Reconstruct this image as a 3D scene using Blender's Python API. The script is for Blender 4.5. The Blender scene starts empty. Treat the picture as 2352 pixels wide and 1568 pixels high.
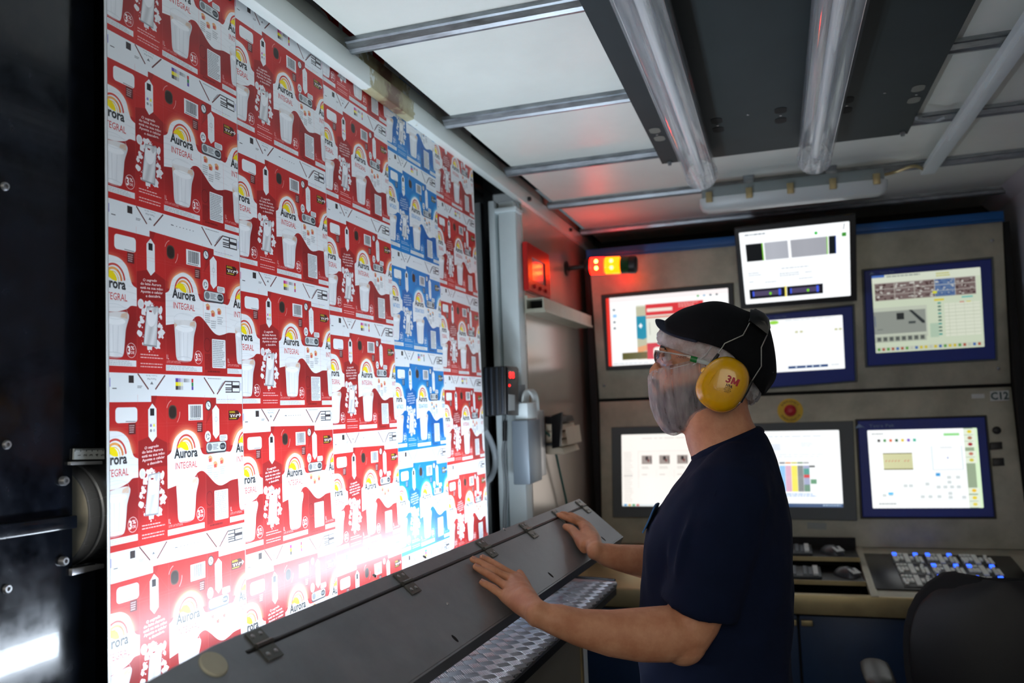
import bpy, bmesh, math, random
import numpy as np
from mathutils import Vector as V, Matrix

S = bpy.context.scene
COL = S.collection
rnd = random.Random(7)

# ------------------------------------------------------------------ camera
CAM = V((0, 0, 1.55))
F_PX, YAW, PITCH, ROLL = 1884.87, 0.308881, 0.0709373, 0.0388183
fwd = V((-math.sin(YAW) * math.cos(PITCH), math.cos(YAW) * math.cos(PITCH), math.sin(PITCH)))
rt0 = V((math.cos(YAW), math.sin(YAW), 0))
up0 = rt0.cross(fwd)
RT = rt0 * math.cos(ROLL) - up0 * math.sin(ROLL)
UP = rt0 * math.sin(ROLL) + up0 * math.cos(ROLL)
cd = bpy.data.cameras.new('camera')
cam = bpy.data.objects.new('camera', cd)
COL.objects.link(cam)
cam.matrix_world = Matrix(((RT.x, UP.x, -fwd.x, CAM.x), (RT.y, UP.y, -fwd.y, CAM.y), (RT.z, UP.z, -fwd.z, CAM.z), (0, 0, 0, 1)))
cd.sensor_width = 36
cd.lens = F_PX / 2352 * 36
cd.clip_start = 0.02
cd.dof.use_dof = True
cd.dof.focus_distance = 1.5
cd.dof.aperture_fstop = 4.0
S.camera = cam

# ------------------------------------------------------------------ light and exposure
S.view_settings.view_transform = 'Standard'
S.view_settings.look = 'None'
S.view_settings.gamma = 1
S.view_settings.use_curve_mapping = False
S.view_settings.exposure = 0.0
wd = bpy.data.worlds.new('hall')
S.world = wd
wd.use_nodes = True
wd.node_tree.nodes['Background'].inputs[0].default_value = (0.75, 0.9, 1.0, 1)
wd.node_tree.nodes['Background'].inputs[1].default_value = 0.13
LAMP_POWER = 47.0        # inspection lamp under the hinged cover


def area(name, loc, aim, sx, sy, power, col):
    ld = bpy.data.lights.new(name, 'AREA')
    ld.shape = 'RECTANGLE'
    ld.size, ld.size_y = sx, sy
    ld.energy = power
    ld.color = col
    o = bpy.data.objects.new(name, ld)
    COL.objects.link(o)
    o.location = loc
    o.rotation_euler = (V(aim) - V(loc)).to_track_quat('-Z', 'Y').to_euler()
    return o


# unseen fill light added behind the camera, standing in for the factory hall
area('camera_fill', (0.25, -1.6, 2.2), (0.1, 3.0, 1.3), 1.6, 1.6, 20, (1.0, 0.93, 0.80))


# ------------------------------------------------------------------ helpers: pixels of the photograph to points on real planes
def ray(px, py):
    return fwd + RT * ((px - 1176) / F_PX) - UP * ((py - 784) / F_PX)


def RX(px, py, X):
    d = ray(px, py); return CAM + d * (X / d.x)


def RY(px, py, Y):
    d = ray(px, py); return CAM + d * (Y / d.y)


def RZ(px, py, Z):
    d = ray(px, py); return CAM + d * ((Z - CAM.z) / d.z)


def RD(px, py, D):
    return CAM + ray(px, py) * D


def RP(px, py, p, n):
    d = ray(px, py); return CAM + d * ((V(p) - CAM).dot(n) / d.dot(n))


# ------------------------------------------------------------------ helpers: materials
def lin(c):
    c = [x / 255 for x in c]
    return tuple((x / 12.92 if x <= 0.04045 else ((x + 0.055) / 1.055) ** 2.4) for x in c)


def mat(name, rgb, rough=0.5, metal=0.0, noise=0.0, scale=8.0, stretch=(1, 1, 1), bump=0.0, bscale=60.0, rvar=0.0,
        coat=0.0, emit=None, estr=0.0, rgb2=None, spec=0.5, sheen=0.0):
    m = bpy.data.materials.new(name)
    m.use_nodes = True
    nt = m.node_tree
    b = nt.nodes['Principled BSDF']
    c = lin(rgb)
    b.inputs['Base Color'].default_value = (*c, 1)
    b.inputs['Roughness'].default_value = rough
    b.inputs['Metallic'].default_value = metal
    b.inputs['Specular IOR Level'].default_value = spec
    b.inputs['Coat Weight'].default_value = coat
    if sheen:
        b.inputs['Sheen Weight'].default_value = sheen
    tc = nt.nodes.new('ShaderNodeTexCoord')
    mp = nt.nodes.new('ShaderNodeMapping')
    mp.inputs['Scale'].default_value = stretch
    nt.links.new(tc.outputs['Object'], mp.inputs['Vector'])
    if noise or rvar:
        nz = nt.nodes.new('ShaderNodeTexNoise')
        nz.inputs['Scale'].default_value = scale
        nz.inputs['Detail'].default_value = 6
        nz.inputs['Roughness'].default_value = 0.65
        nt.links.new(mp.outputs[0], nz.inputs['Vector'])
        if noise:
            r = nt.nodes.new('ShaderNodeValToRGB')
            lo = lin(rgb2) if rgb2 else tuple(x * (1 - noise) for x in c)
            hi = c if rgb2 else tuple(min(1, x * (1 + noise * 0.6)) for x in c)
            r.color_ramp.elements[0].position = 0.35
            r.color_ramp.elements[1].position = 0.68
            r.color_ramp.elements[0].color = (*lo, 1)
            r.color_ramp.elements[1].color = (*hi, 1)
            nt.links.new(nz.outputs[0], r.inputs[0])
            nt.links.new(r.outputs[0], b.inputs['Base Color'])
        if rvar:
            mr = nt.nodes.new('ShaderNodeMapRange')
            mr.inputs[1].default_value = 0.3
            mr.inputs[2].default_value = 0.7
            mr.inputs[3].default_value = max(0.02, rough - rvar)
            mr.inputs[4].default_value = min(1, rough + rvar)
            nt.links.new(nz.outputs[0], mr.inputs[0])
            nt.links.new(mr.outputs[0], b.inputs['Roughness'])
    if bump:
        n2 = nt.nodes.new('ShaderNodeTexNoise')
        n2.inputs['Scale'].default_value = bscale
        n2.inputs['Detail'].default_value = 4
        nt.links.new(mp.outputs[0], n2.inputs['Vector'])
        bp = nt.nodes.new('ShaderNodeBump')
        bp.inputs['Strength'].default_value = bump
        bp.inputs['Distance'].default_value = 0.004
        nt.links.new(n2.outputs[0], bp.inputs['Height'])
        nt.links.new(bp.outputs[0], b.inputs['Normal'])
    if emit:
        b.inputs['Emission Color'].default_value = (*lin(emit), 1)
        b.inputs['Emission Strength'].default_value = estr
    return m


def thin_mat(name, rgb, alpha, rough, noise_alpha=0.0, scale=40, stretch=(1, 1, 1), bump=0.0, translucent=0.0):
    """sheer or clear material: part of the light passes straight through"""
    m = bpy.data.materials.new(name)
    m.use_nodes = True
    nt = m.node_tree
    b = nt.nodes['Principled BSDF']
    b.inputs['Base Color'].default_value = (*lin(rgb), 1)
    b.inputs['Roughness'].default_value = rough
    out = nt.nodes['Material Output']
    tr = nt.nodes.new('ShaderNodeBsdfTransparent')
    mx = nt.nodes.new('ShaderNodeMixShader')
    nt.links.new(tr.outputs[0], mx.inputs[1])
    src = b.outputs[0]
    if translucent:
        tl = nt.nodes.new('ShaderNodeBsdfTranslucent')
        tl.inputs[0].default_value = (*lin(rgb), 1)
        m2 = nt.nodes.new('ShaderNodeMixShader')
        m2.inputs[0].default_value = translucent
        nt.links.new(b.outputs[0], m2.inputs[1])
        nt.links.new(tl.outputs[0], m2.inputs[2])
        src = m2.outputs[0]
    nt.links.new(src, mx.inputs[2])
    nt.links.new(mx.outputs[0], out.inputs[0])
    mx.inputs[0].default_value = alpha
    if noise_alpha or bump:
        tc = nt.nodes.new('ShaderNodeTexCoord')
        mp = nt.nodes.new('ShaderNodeMapping')
        mp.inputs['Scale'].default_value = stretch
        nt.links.new(tc.outputs['Object'], mp.inputs['Vector'])
        nz = nt.nodes.new('ShaderNodeTexNoise')
        nz.inputs['Scale'].default_value = scale
        nz.inputs['Detail'].default_value = 5
        nt.links.new(mp.outputs[0], nz.inputs['Vector'])
        if noise_alpha:
            mr = nt.nodes.new('ShaderNodeMapRange')
            mr.inputs[1].default_value = 0.35
            mr.inputs[2].default_value = 0.7
            mr.inputs[3].default_value = max(0, alpha - noise_alpha)
            mr.inputs[4].default_value = min(1, alpha + noise_alpha)
            nt.links.new(nz.outputs[0], mr.inputs[0])
            nt.links.new(mr.outputs[0], mx.inputs[0])
        if bump:
            bp = nt.nodes.new('ShaderNodeBump')
            bp.inputs['Strength'].default_value = bump
            bp.inputs['Distance'].default_value = 0.004
            nt.links.new(nz.outputs[0], bp.inputs['Height'])
            nt.links.new(bp.outputs[0], b.inputs['Normal'])
    return m


def image_mat(name, img, rough=0.3, emit=0.0, spec=0.5, bump=0.0):
    m = bpy.data.materials.new(name)
    m.use_nodes = True
    nt = m.node_tree
    b = nt.nodes['Principled BSDF']
    t = nt.nodes.new('ShaderNodeTexImage')
    t.image = img
    t.extension = 'EXTEND'
    b.inputs['Roughness'].default_value = rough
    b.inputs['Specular IOR Level'].default_value = spec
    if emit:
        b.inputs['Base Color'].default_value = (0.01, 0.01, 0.01, 1)
        nt.links.new(t.outputs[0], b.inputs['Emission Color'])
        b.inputs['Emission Strength'].default_value = emit
    else:
        nt.links.new(t.outputs[0], b.inputs['Base Color'])
    if bump:
        tc = nt.nodes.new('ShaderNodeTexCoord')
        n2 = nt.nodes.new('ShaderNodeTexNoise')
        n2.inputs['Scale'].default_value = 9
        n2.inputs['Detail'].default_value = 3
        nt.links.new(tc.outputs['Object'], n2.inputs['Vector'])
        bp = nt.nodes.new('ShaderNodeBump')
        bp.inputs['Strength'].default_value = bump
        bp.inputs['Distance'].default_value = 0.01
        nt.links.new(n2.outputs[0], bp.inputs['Height'])
        nt.links.new(bp.outputs[0], b.inputs['Normal'])
    return m


# ------------------------------------------------------------------ helpers: meshes
class MB:
    def __init__(s):
        s.v, s.f, s.uv = [], [], {}

    def add(s, vs, fs):
        n = len(s.v)
        s.v += [V(p) for p in vs]
        s.f += [tuple(i + n for i in f) for f in fs]
        return s

    def hexa(s, lo, hi):
        """lo, hi: four points each, same winding"""
        return s.add(list(lo) + list(hi), [(3, 2, 1, 0), (4, 5, 6, 7), (0, 1, 5, 4), (1, 2, 6, 5), (2, 3, 7, 6), (3, 0, 4, 7)])

    def box(s, a, b):
        (x0, y0, z0), (x1, y1, z1) = a, b
        x0, x1 = sorted((x0, x1)); y0, y1 = sorted((y0, y1)); z0, z1 = sorted((z0, z1))
        return s.hexa([(x0, y0, z0), (x1, y0, z0), (x1, y1, z0), (x0, y1, z0)], [(x0, y0, z1), (x1, y0, z1), (x1, y1, z1), (x0, y1, z1)])

    def obox(s, c, ax, ay, az):
        """oriented box: centre and three half-axis vectors"""
        c, ax, ay, az = V(c), V(ax), V(ay), V(az)
        q = [-ax - ay, ax - ay, ax + ay, -ax + ay]
        return s.hexa([c + k - az for k in q], [c + k + az for k in q])

    def slab(s, pts, off):
        """flat polygon thickened by the vector off"""
        n = len(pts)
        pts = [V(p) for p in pts]
        vs = pts + [p + V(off) for p in pts]
        fs = [tuple(range(n))[::-1], tuple(range(n, 2 * n))] + [(i, (i + 1) % n, n + (i + 1) % n, n + i) for i in range(n)]
        return s.add(vs, fs)

    def ringframe(s, outer, inner, off):
        """flat frame between two quads, thickened by off"""
        off = V(off)
        o, i = [V(p) for p in outer], [V(p) for p in inner]
        n = len(o)
        vs = o + i + [p + off for p in o] + [p + off for p in i]
        fs = []
        for k in range(n):
            j = (k + 1) % n
            fs += [(k, j, n + j, n + k), (2 * n + k, 3 * n + k, 3 * n + j, 2 * n + j), (k, 2 * n + k, 2 * n + j, j), (n + k, n + j, 3 * n + j, 3 * n + k)]
        return s.add(vs, fs)

    def tube(s, pts, r, seg=12, caps=True, rb=None):
        """tube along points, radius number or list; rb second radius list (flattened section)"""
        pts = [V(p) for p in pts]
        n = len(pts)
        rs = r if isinstance(r, (list, tuple)) else [r] * n
        rbs = rb if rb is not None else rs
        t0 = (pts[1] - pts[0]).normalized()
        a = t0.cross(V((0, 0, 1)))
        if a.length < 0.05:
            a = t0.cross(V((0, 1, 0)))
        a.normalize()
        vs = []
        for i in range(n):
            t = (pts[min(i + 1, n - 1)] - pts[max(i - 1, 0)]).normalized()
            a = (a - t * a.dot(t)).normalized()
            b = t.cross(a)
            for k in range(seg):
                w = 2 * math.pi * k / seg
                vs.append(pts[i] + a * (math.cos(w) * rs[i]) + b * (math.sin(w) * rbs[i]))
        fs = [(i * seg + k, i * seg + (k + 1) % seg, (i + 1) * seg + (k + 1) % seg, (i + 1) * seg + k) for i in range(n - 1) for k in range(seg)]
        if caps:
            fs += [tuple(range(seg))[::-1], tuple(range((n - 1) * seg, n * seg))]
        return s.add(vs, fs)

    def ball(s, c, r, seg=14, rings=9, sq=(1, 1, 1)):
        c = V(c)
        vs, fs = [], []
        for i in range(rings + 1):
            th = math.pi * i / rings
            for k in range(seg):
                w = 2 * math.pi * k / seg
                vs.append(c + V((r * sq[0] * math.sin(th) * math.cos(w), r * sq[1] * math.sin(th) * math.sin(w), r * sq[2] * math.cos(th))))
        for i in range(rings):
            for k in range(seg):
                fs.append((i * seg + k, (i + 1) * seg + k, (i + 1) * seg + (k + 1) % seg, i * seg + (k + 1) % seg))
        return s.add(vs, fs)

    def lathe(s, c, axis, prof, seg=24, arc=2 * math.pi):
        """profile of (radius, height) turned about axis through c"""
        c, ax = V(c), V(axis).normalized()
        a = ax.cross(V((0, 0, 1)))
        if a.length < 0.05:
            a = ax.cross(V((0, 1, 0)))
        a.normalize(); b = ax.cross(a)
        vs = [c + ax * h + (a * math.cos(2 * math.pi * k / seg) + b * math.sin(2 * math.pi * k / seg)) * r for r, h in prof for k in range(seg)]
        n = len(prof)
        fs = [(i * seg + k, i * seg + (k + 1) % seg, (i + 1) * seg + (k + 1) % seg, (i + 1) * seg + k) for i in range(n - 1) for k in range(seg)]
        fs += [tuple(range(seg))[::-1], tuple(range((n - 1) * seg, n * seg))]
        return s.add(vs, fs)

    def loft(s, rings, caps=True, closed=True):
        n, m = len(rings), len(rings[0])
        vs = [p for r in rings for p in r]
        fs = [(i * m + k, i * m + (k + 1) % m, (i + 1) * m + (k + 1) % m, (i + 1) * m + k) for i in range(n - 1) for k in range(m if closed else m - 1)]
        if caps and closed:
            fs += [tuple(range(m))[::-1], tuple(range((n - 1) * m, n * m))]
        return s.add(vs, fs)


ORG = {}


def smooth(me, ang=40):
    for p in me.polygons:
        p.use_smooth = True
    try:
        me.set_sharp_from_angle(angle=math.radians(ang))
    except Exception:
        pass


def link(name, me, parent=None, loc=None):
    o = bpy.data.objects.new(name, me)
    COL.objects.link(o)
    if parent is not None:
        o.parent = parent
        ORG[o] = ORG.get(parent, V((0, 0, 0)))
    elif loc is not None:
        o.location = loc
        ORG[o] = V(loc)
    return o


def build(name, mb, m, parent=None, bevel=0.0, sm=True, ang=40, keep_open=False, seg=2, loc=None):
    """link everything gathered in mb as one mesh object; coordinates are world coordinates"""
    org = ORG.get(parent, V((0, 0, 0))) if parent is not None else V(loc) if loc is not None else sum(mb.v, V((0, 0, 0))) / len(mb.v)
    bm = bmesh.new()
    vs = [bm.verts.new(p - org) for p in mb.v]
    for f in mb.f:
        try:
            bm.faces.new([vs[i] for i in f])
        except ValueError:
            pass
    if not keep_open:
        bmesh.ops.recalc_face_normals(bm, faces=bm.faces)
    if bevel:
        es = [e for e in bm.edges if len(e.link_faces) == 2 and e.calc_face_angle(0) > math.radians(30)]
        bmesh.ops.bevel(bm, geom=es, offset=bevel, segments=seg, affect='EDGES', profile=0.5, clamp_overlap=True)
    me = bpy.data.meshes.new(name)
    bm.to_mesh(me)
    bm.free()
    if isinstance(m, (list, tuple)):
        for x in m:
            me.materials.append(x)
    else:
        me.materials.append(m)
    if sm:
        smooth(me, ang)
    return link(name, me, parent, None if parent is not None else org)


def tag(o, label=None, cat=None, group=None, kind=None):
    if label: o['label'] = label
    if cat: o['category'] = cat
    if group: o['group'] = group
    if kind: o['kind'] = kind
    return o


def thing(name, label, cat, loc, group=None, kind=None):
    o = bpy.data.objects.new(name, None)
    COL.objects.link(o)
    o.empty_display_size = 0.05
    o.location = loc
    ORG[o] = V(loc)
    return tag(o, label, cat, group, kind)


def quad_uv(name, pts, m, parent=None, loc=None):
    """one quad (TL, TR, BR, BL) carrying an image"""
    org = ORG.get(parent, V((0, 0, 0))) if parent is not None else (V(loc) if loc else V((0, 0, 0)))
    me = bpy.data.meshes.new(name)
    me.from_pydata([V(p) - org for p in pts], [], [(3, 2, 1, 0)])
    uv = me.uv_layers.new(name='UVMap')
    co = {0: (0, 1), 1: (1, 1), 2: (1, 0), 3: (0, 0)}
    for lp in me.loops:
        uv.data[lp.index].uv = co[lp.vertex_index]
    me.materials.append(m)
    return link(name, me, parent, None if parent is not None else org)


_glyph = {}


def glyphs(s, bold=0.0):
    """triangulated outline of a string, cap height 1, left edge at 0"""
    k = (s, bold)
    if k not in _glyph:
        cu = bpy.data.curves.new('lettering', 'FONT')
        cu.body = s
        cu.offset = bold
        cu.resolution_u = 2
        o = bpy.data.objects.new('lettering', cu)
        COL.objects.link(o)
        dg = bpy.context.evaluated_depsgraph_get()
        me = o.evaluated_get(dg).to_mesh()
        P = np.array([v.co[:2] for v in me.vertices]).reshape(-1, 2)
        Fc = [tuple(p.vertices) for p in me.polygons]
        o.evaluated_get(dg).to_mesh_clear()
        bpy.data.objects.remove(o)
        bpy.data.curves.remove(cu)
        if len(P):
            P[:, 0] -= P[:, 0].min()
            P /= 0.70
        _glyph[k] = (P, Fc)
    return _glyph[k]


def lettering(name, s, org, ex, ey, h, m, parent, w=None, bold=0.0, bend=None):
    """raised flat print: string centred at org, ex/ey unit axes, cap height h, optional width w"""
    P, Fc = glyphs(s, bold)
    P = P.copy()
    if bend:
        for _ in range(2):
            Pl, Fn, mid = [tuple(x) for x in P], [], {}
            def half(a, b):
                k = (min(a, b), max(a, b))
                if k not in mid:
                    mid[k] = len(Pl)
                    Pl.append(((Pl[a][0] + Pl[b][0]) / 2, (Pl[a][1] + Pl[b][1]) / 2))
                return mid[k]
            for f in Fc:
                for q in range(1, len(f) - 1):
                    a, b, c = f[0], f[q], f[q + 1]
                    x, y, z = half(a, b), half(b, c), half(c, a)
                    Fn += [(a, x, z), (x, b, y), (z, y, c), (x, y, z)]
            P, Fc = np.array(Pl), Fn
    wid = P[:, 0].max()
    sx = (w / wid) if w else h
    pts = []
    for x, y in P:
        u, v = (x - wid / 2) * sx, (y - 0.5) * h
        p = V(org) + V(ex) * u + V(ey) * v
        if bend:
            p = bend(p)
        pts.append(p)
    mb = MB()
    mb.add(pts, Fc)
    return build(name, mb, m, parent, sm=False, keep_open=True)


# ------------------------------------------------------------------ helpers: flat print (drawn here, pixel by pixel)
class Art:
    def __init__(s, w, h, bg):
        s.w, s.h = w, h
        s.a = np.empty((h, w, 3), np.float32)
        s.a[:] = np.array(bg, np.float32) / 255

    def edges(s, A, B, col, alpha=1.0):
        """fill (even-odd) the outline made of edges A-B, in 0..1 coordinates, v down"""
        ss = 3
        sc = np.array([s.w, s.h], np.float64)
        A, B = np.asarray(A, float) * sc, np.asarray(B, float) * sc
        lo = np.floor(np.minimum(A, B).min(0)).astype(int)
        hi = np.ceil(np.maximum(A, B).max(0)).astype(int) + 1
        x0, y0 = max(lo[0], 0), max(lo[1], 0)
        x1, y1 = min(hi[0], s.w), min(hi[1], s.h)
        if x1 <= x0 or y1 <= y0:
            return
        Wd, Hd = (x1 - x0) * ss, (y1 - y0) * ss
        a, b = (A - (x0, y0)) * ss, (B - (x0, y0)) * ss
        sw = a[:, 1] > b[:, 1]
        a[sw], b[sw] = b[sw].copy(), a[sw].copy()
        r0 = np.clip(np.ceil(a[:, 1] - 0.5).astype(int), 0, Hd)
        r1 = np.clip(np.ceil(b[:, 1] - 0.5).astype(int), 0, Hd)
        cnt = np.maximum(r1 - r0, 0)
        if cnt.sum() == 0:
            return
        idx = np.repeat(np.arange(len(cnt)), cnt)
        rows = r0[idx] + np.arange(cnt.sum()) - np.repeat(np.cumsum(cnt) - cnt, cnt)
        dy = b[idx, 1] - a[idx, 1]
        xs = a[idx, 0] + (rows + 0.5 - a[idx, 1]) / dy * (b[idx, 0] - a[idx, 0])
        cols = np.clip(np.ceil(xs - 0.5).astype(int), 0, Wd)
        d = np.zeros((Hd, Wd + 1), np.int32)
        np.add.at(d, (rows, cols), 1)
        mk = (np.cumsum(d, 1)[:, :Wd] & 1).reshape(y1 - y0, ss, x1 - x0, ss).mean((1, 3)).astype(np.float32)
        mk = (mk * alpha)[..., None]
        if callable(col):
            Y, X = np.mgrid[y0:y1, x0:x1]
            c = col((X + 0.5) / s.w, (Y + 0.5) / s.h)
            c = np.asarray(c, np.float32) / 255
        else:
            c = np.array(col, np.float32) / 255
        reg = s.a[y0:y1, x0:x1]
        reg[:] = reg * (1 - mk) + c * mk

    def poly(s, pts, col, alpha=1.0):
        p = np.asarray(pts, float)
        s.edges(p, np.roll(p, -1, 0), col, alpha)

    def rect(s, x0, y0, x1, y1, col, alpha=1.0):
        s.poly([(x0, y0), (x1, y0), (x1, y1), (x0, y1)], col, alpha)

    def rrect(s, x0, y0, x1, y1, r, col, alpha=1.0):
        rx, ry = r, r * s.w / s.h
        p = []
        for cx, cy, a0 in ((x1 - rx, y0 + ry, -90), (x1 - rx, y1 - ry, 0), (x0 + rx, y1 - ry, 90), (x0 + rx, y0 + ry, 180)):
            for k in range(7):
                t = math.radians(a0 + 15 * k)
                p.append((cx + rx * math.cos(t), cy + ry * math.sin(t)))
        s.poly(p, col, alpha)

    def ell(s, cx, cy, rx, ry, col, alpha=1.0, a0=0, a1=360):
        t = np.radians(np.linspace(a0, a1, 40))
        s.poly(np.c_[cx + rx * np.cos(t), cy + ry * np.sin(t)], col, alpha)

    def ring(s, cx, cy, rx, ry, wd, col, alpha=1.0, a0=0, a1=360):
        t = np.radians(np.linspace(a0, a1, 40))
        o = np.c_[cx + rx * np.cos(t), cy + ry * np.sin(t)]
        i = np.c_[cx + (rx - wd) * np.cos(t), cy + (ry - wd * s.w / s.h) * np.sin(t)]
        s.poly(np.r_[o, i[::-1]], col, alpha)

    def line(s, x0, y0, x1, y1, wd, col, alpha=1.0):
        dx, dy = (x1 - x0) * s.w, (y1 - y0) * s.h
        L = math.hypot(dx, dy) or 1
        nx, ny = -dy / L * wd * s.w / 2 / s.w, dx / L * wd * s.w / 2 / s.h
        s.poly([(x0 + nx, y0 + ny), (x1 + nx, y1 + ny), (x1 - nx, y1 - ny), (x0 - nx, y0 - ny)], col, alpha)

    def text(s, t, x0, y0, x1, y1, col, alpha=1.0, bold=0.0, slope=0.0, rot=0):
        """fit the capitals of t to the box; rot 180 turns it upside down, 90 stands it up; slope lifts the right end"""
        P, Fc = glyphs(t, bold)
        if not len(P):
            return
        u = P[:, 0] / P[:, 0].max()
        v = 1 - P[:, 1]
        if rot == 180:
            u, v = 1 - u, 1 - v
        elif rot == 90:
            u, v = v, 1 - u
        Q = np.c_[x0 + u * (x1 - x0), y0 + v * (y1 - y0) - slope * (u - 0.5)]
        ia = [a for f in Fc for a in f]
        ib = [b for f in Fc for b in f[1:] + f[:1]]
        s.edges(Q[ia], Q[ib], col, alpha)

    def lines_of_type(s, x0, y0, x1, y1, n, col, alpha=0.7, seed=1, fill=0.9):
        """rows of illegibly small type"""
        r = random.Random(seed)
        h = (y1 - y0) / n
        for k in range(n):
            x = x0
            end = x0 + (x1 - x0) * (fill - 0.25 * r.random() * (1 if fill < 1 else 0))
            while x < end:
                w = (x1 - x0) * r.uniform(0.04, 0.14)
                s.rect(x, y0 + k * h + h * 0.2, min(x + w, end), y0 + k * h + h * 0.75, col, alpha)
                x += w + (x1 - x0) * 0.02

    def image(s, name):
        im = bpy.data.images.new(name, s.w, s.h, alpha=False)
        px = np.ones((s.h, s.w, 4), np.float32)
        px[..., :3] = np.clip(s.a[::-1], 0, 1)
        im.pixels.foreach_set(px.ravel())
        im.update()
        im.pack()
        return im


def spline(pts, n):
    """smooth curve through points"""
    P = np.asarray(pts, float)
    d = np.r_[0, np.cumsum(np.sqrt(((P[1:] - P[:-1]) ** 2).sum(1)))]
    Q = np.vstack([2 * P[0] - P[1], P, 2 * P[-1] - P[-2]])
    out = []
    for t in np.linspace(0, d[-1], n):
        i = min(max(int(np.searchsorted(d, t, 'right')) - 1, 0), len(P) - 2)
        u = (t - d[i]) / (d[i + 1] - d[i])
        p0, p1, p2, p3 = Q[i], Q[i + 1], Q[i + 2], Q[i + 3]
        out.append(0.5 * (2 * p1 + (p2 - p0) * u + (2 * p0 - 5 * p1 + 4 * p2 - p3) * u * u + (3 * p1 - p0 - 3 * p2 + p3) * u ** 3))
    return np.array(out)


def up(v, lo=0.0, hi=1.0):
    return np.clip((v - lo) / (hi - lo), 0, 1)


# ------------------------------------------------------------------ materials
M_CEIL = mat('ceiling_paint', (222, 226, 218), 0.42, noise=0.06, scale=3, bump=0.05, bscale=220)
M_WHITE = mat('white_paint', (222, 234, 236), 0.38, noise=0.05, scale=5)
M_WALL = mat('wall_paint', (196, 196, 202), 0.5, noise=0.05, scale=3)
M_GALV = mat('galvanised', (150, 156, 160), 0.42, 0.85, noise=0.35, scale=60, stretch=(0.25, 1, 1), rvar=0.12)
M_STEEL = mat('brushed_steel', (142, 138, 126), 0.40, 0.75, noise=0.16, scale=5, stretch=(1, 1, 3), rvar=0.09, bump=0.04, bscale=120)
M_STEEL_L = mat('console_steel', (180, 178, 160), 0.44, 0.35, noise=0.22, scale=7, rvar=0.08)
M_STEEL_W = mat('wall_steel', (202, 188, 176), 0.22, 0.5, noise=0.05, scale=2, rvar=0.0)
M_COVER = mat('satin_steel', (150, 153, 157), 0.34, 0.5, noise=0.12, scale=14, rvar=0.06, bump=0.03, bscale=500)
M_ALU = mat('bright_aluminium', (176, 176, 178), 0.34, 0.72, noise=0.08, scale=20, rvar=0.06)
M_CHROME = mat('polished_roller', (200, 202, 206), 0.24, 0.55, rvar=0.05, scale=4, stretch=(40, 1, 40))
M_BLACKG = mat('black_enamel', (15, 21, 32), 0.2, 0.0, noise=0.5, scale=22, rvar=0.09, coat=0.15, rgb2=(7, 9, 13), spec=0.45)
M_BLACK = mat('black_plastic', (16, 17, 19), 0.45, bump=0.05, bscale=300)
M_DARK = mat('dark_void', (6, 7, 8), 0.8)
M_PLATE = mat('grey_coated_plate', (40, 50, 52), 0.62, 0.0, spec=0.25, noise=0.1, scale=6, bump=0.04, bscale=700)
M_BLUE = mat('blue_trim', (10, 84, 150), 0.4)
M_BEZEL = mat('blue_bezel', (10, 44, 138), 0.45, noise=0.05, scale=30)
M_GREYB = mat('grey_bezel', (78, 86, 88), 0.5)
M_CAB = mat('blue_cabinet', (8, 44, 78), 0.45, noise=0.12, scale=8)
M_BRASS = mat('warm_steel', (172, 156, 116), 0.42, 0.6, noise=0.15, scale=9, rvar=0.1)
M_YEL = mat('yellow_plastic', (236, 176, 4), 0.22, noise=0.04, scale=30, coat=0.4, bump=0.02, bscale=400)
M_YELL = mat('yellow_disc', (214, 176, 30), 0.5)
M_RED = mat('red_plastic', (176, 20, 34), 0.35)
M_REDP = mat('red_device', (190, 28, 24), 0.3, noise=0.1)
M_GREEN = mat('green_plastic', (20, 130, 60), 0.35)
M_CREAM = mat('cream_cap', (196, 192, 170), 0.6, noise=0.05, scale=30)
M_BEIGE = mat('beige_panel', (132, 128, 114), 0.5, noise=0.06, scale=6)
M_GREYD = mat('grey_device', (128, 140, 150), 0.4, 0.2)
M_PAPER = mat('paper', (206, 192, 170), 0.8, noise=0.05, scale=20)
M_LABEL = mat('label_white', (196, 202, 200), 0.6)
M_INK = mat('ink', (24, 26, 32), 0.7)
M_FLOOR = mat('floor_paint', (70, 72, 74), 0.5, noise=0.2, scale=4)
M_KEY = mat('key_caps', (228, 234, 228), 0.5)
M_LEDB = mat('blue_led', (10, 30, 200), 0.3, emit=(40, 90, 255), estr=3.0)
M_LEDR = mat('red_led', (200, 10, 10), 0.3, emit=(255, 20, 20), estr=4.0)
M_FOAM = mat('dark_foam', (20, 20, 22), 0.8)
M_GREENC = mat('green_cable', (36, 92, 84), 0.5)
M_GREYC = mat('grey_cable', (150, 158, 162), 0.5)
M_LAMP = mat('lamp_diffuser', (240, 245, 255), 0.5, emit=(226, 240, 255), estr=LAMP_POWER)
M_BEAC_R = mat('beacon_red', (255, 30, 20), 0.2, emit=(255, 14, 6), estr=18.0)
M_BEAC_A = mat('beacon_amber', (255, 150, 20), 0.2, emit=(255, 104, 4), estr=5.0)
M_BULB = mat('beacon_bulb', (255, 220, 120), 0.2, emit=(255, 190, 80), estr=9.0)
M_CLEAR = thin_mat('clear_acrylic', (214, 220, 224), 0.30, 0.06, noise_alpha=0.14, scale=5, stretch=(14, 0.6, 14))
M_FROST = thin_mat('frosted_diffuser', (206, 214, 214), 0.86, 0.35)
M_REFL = mat('lamp_reflector', (198, 202, 206), 0.2, 0.8, bump=0.25, bscale=10, stretch=(8, 0.7, 8))
M_TUBE = mat('fluorescent_tube', (220, 224, 224), 0.25)
M_SHEET = mat('web_sheet', (226, 230, 232), 0.32)

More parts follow.
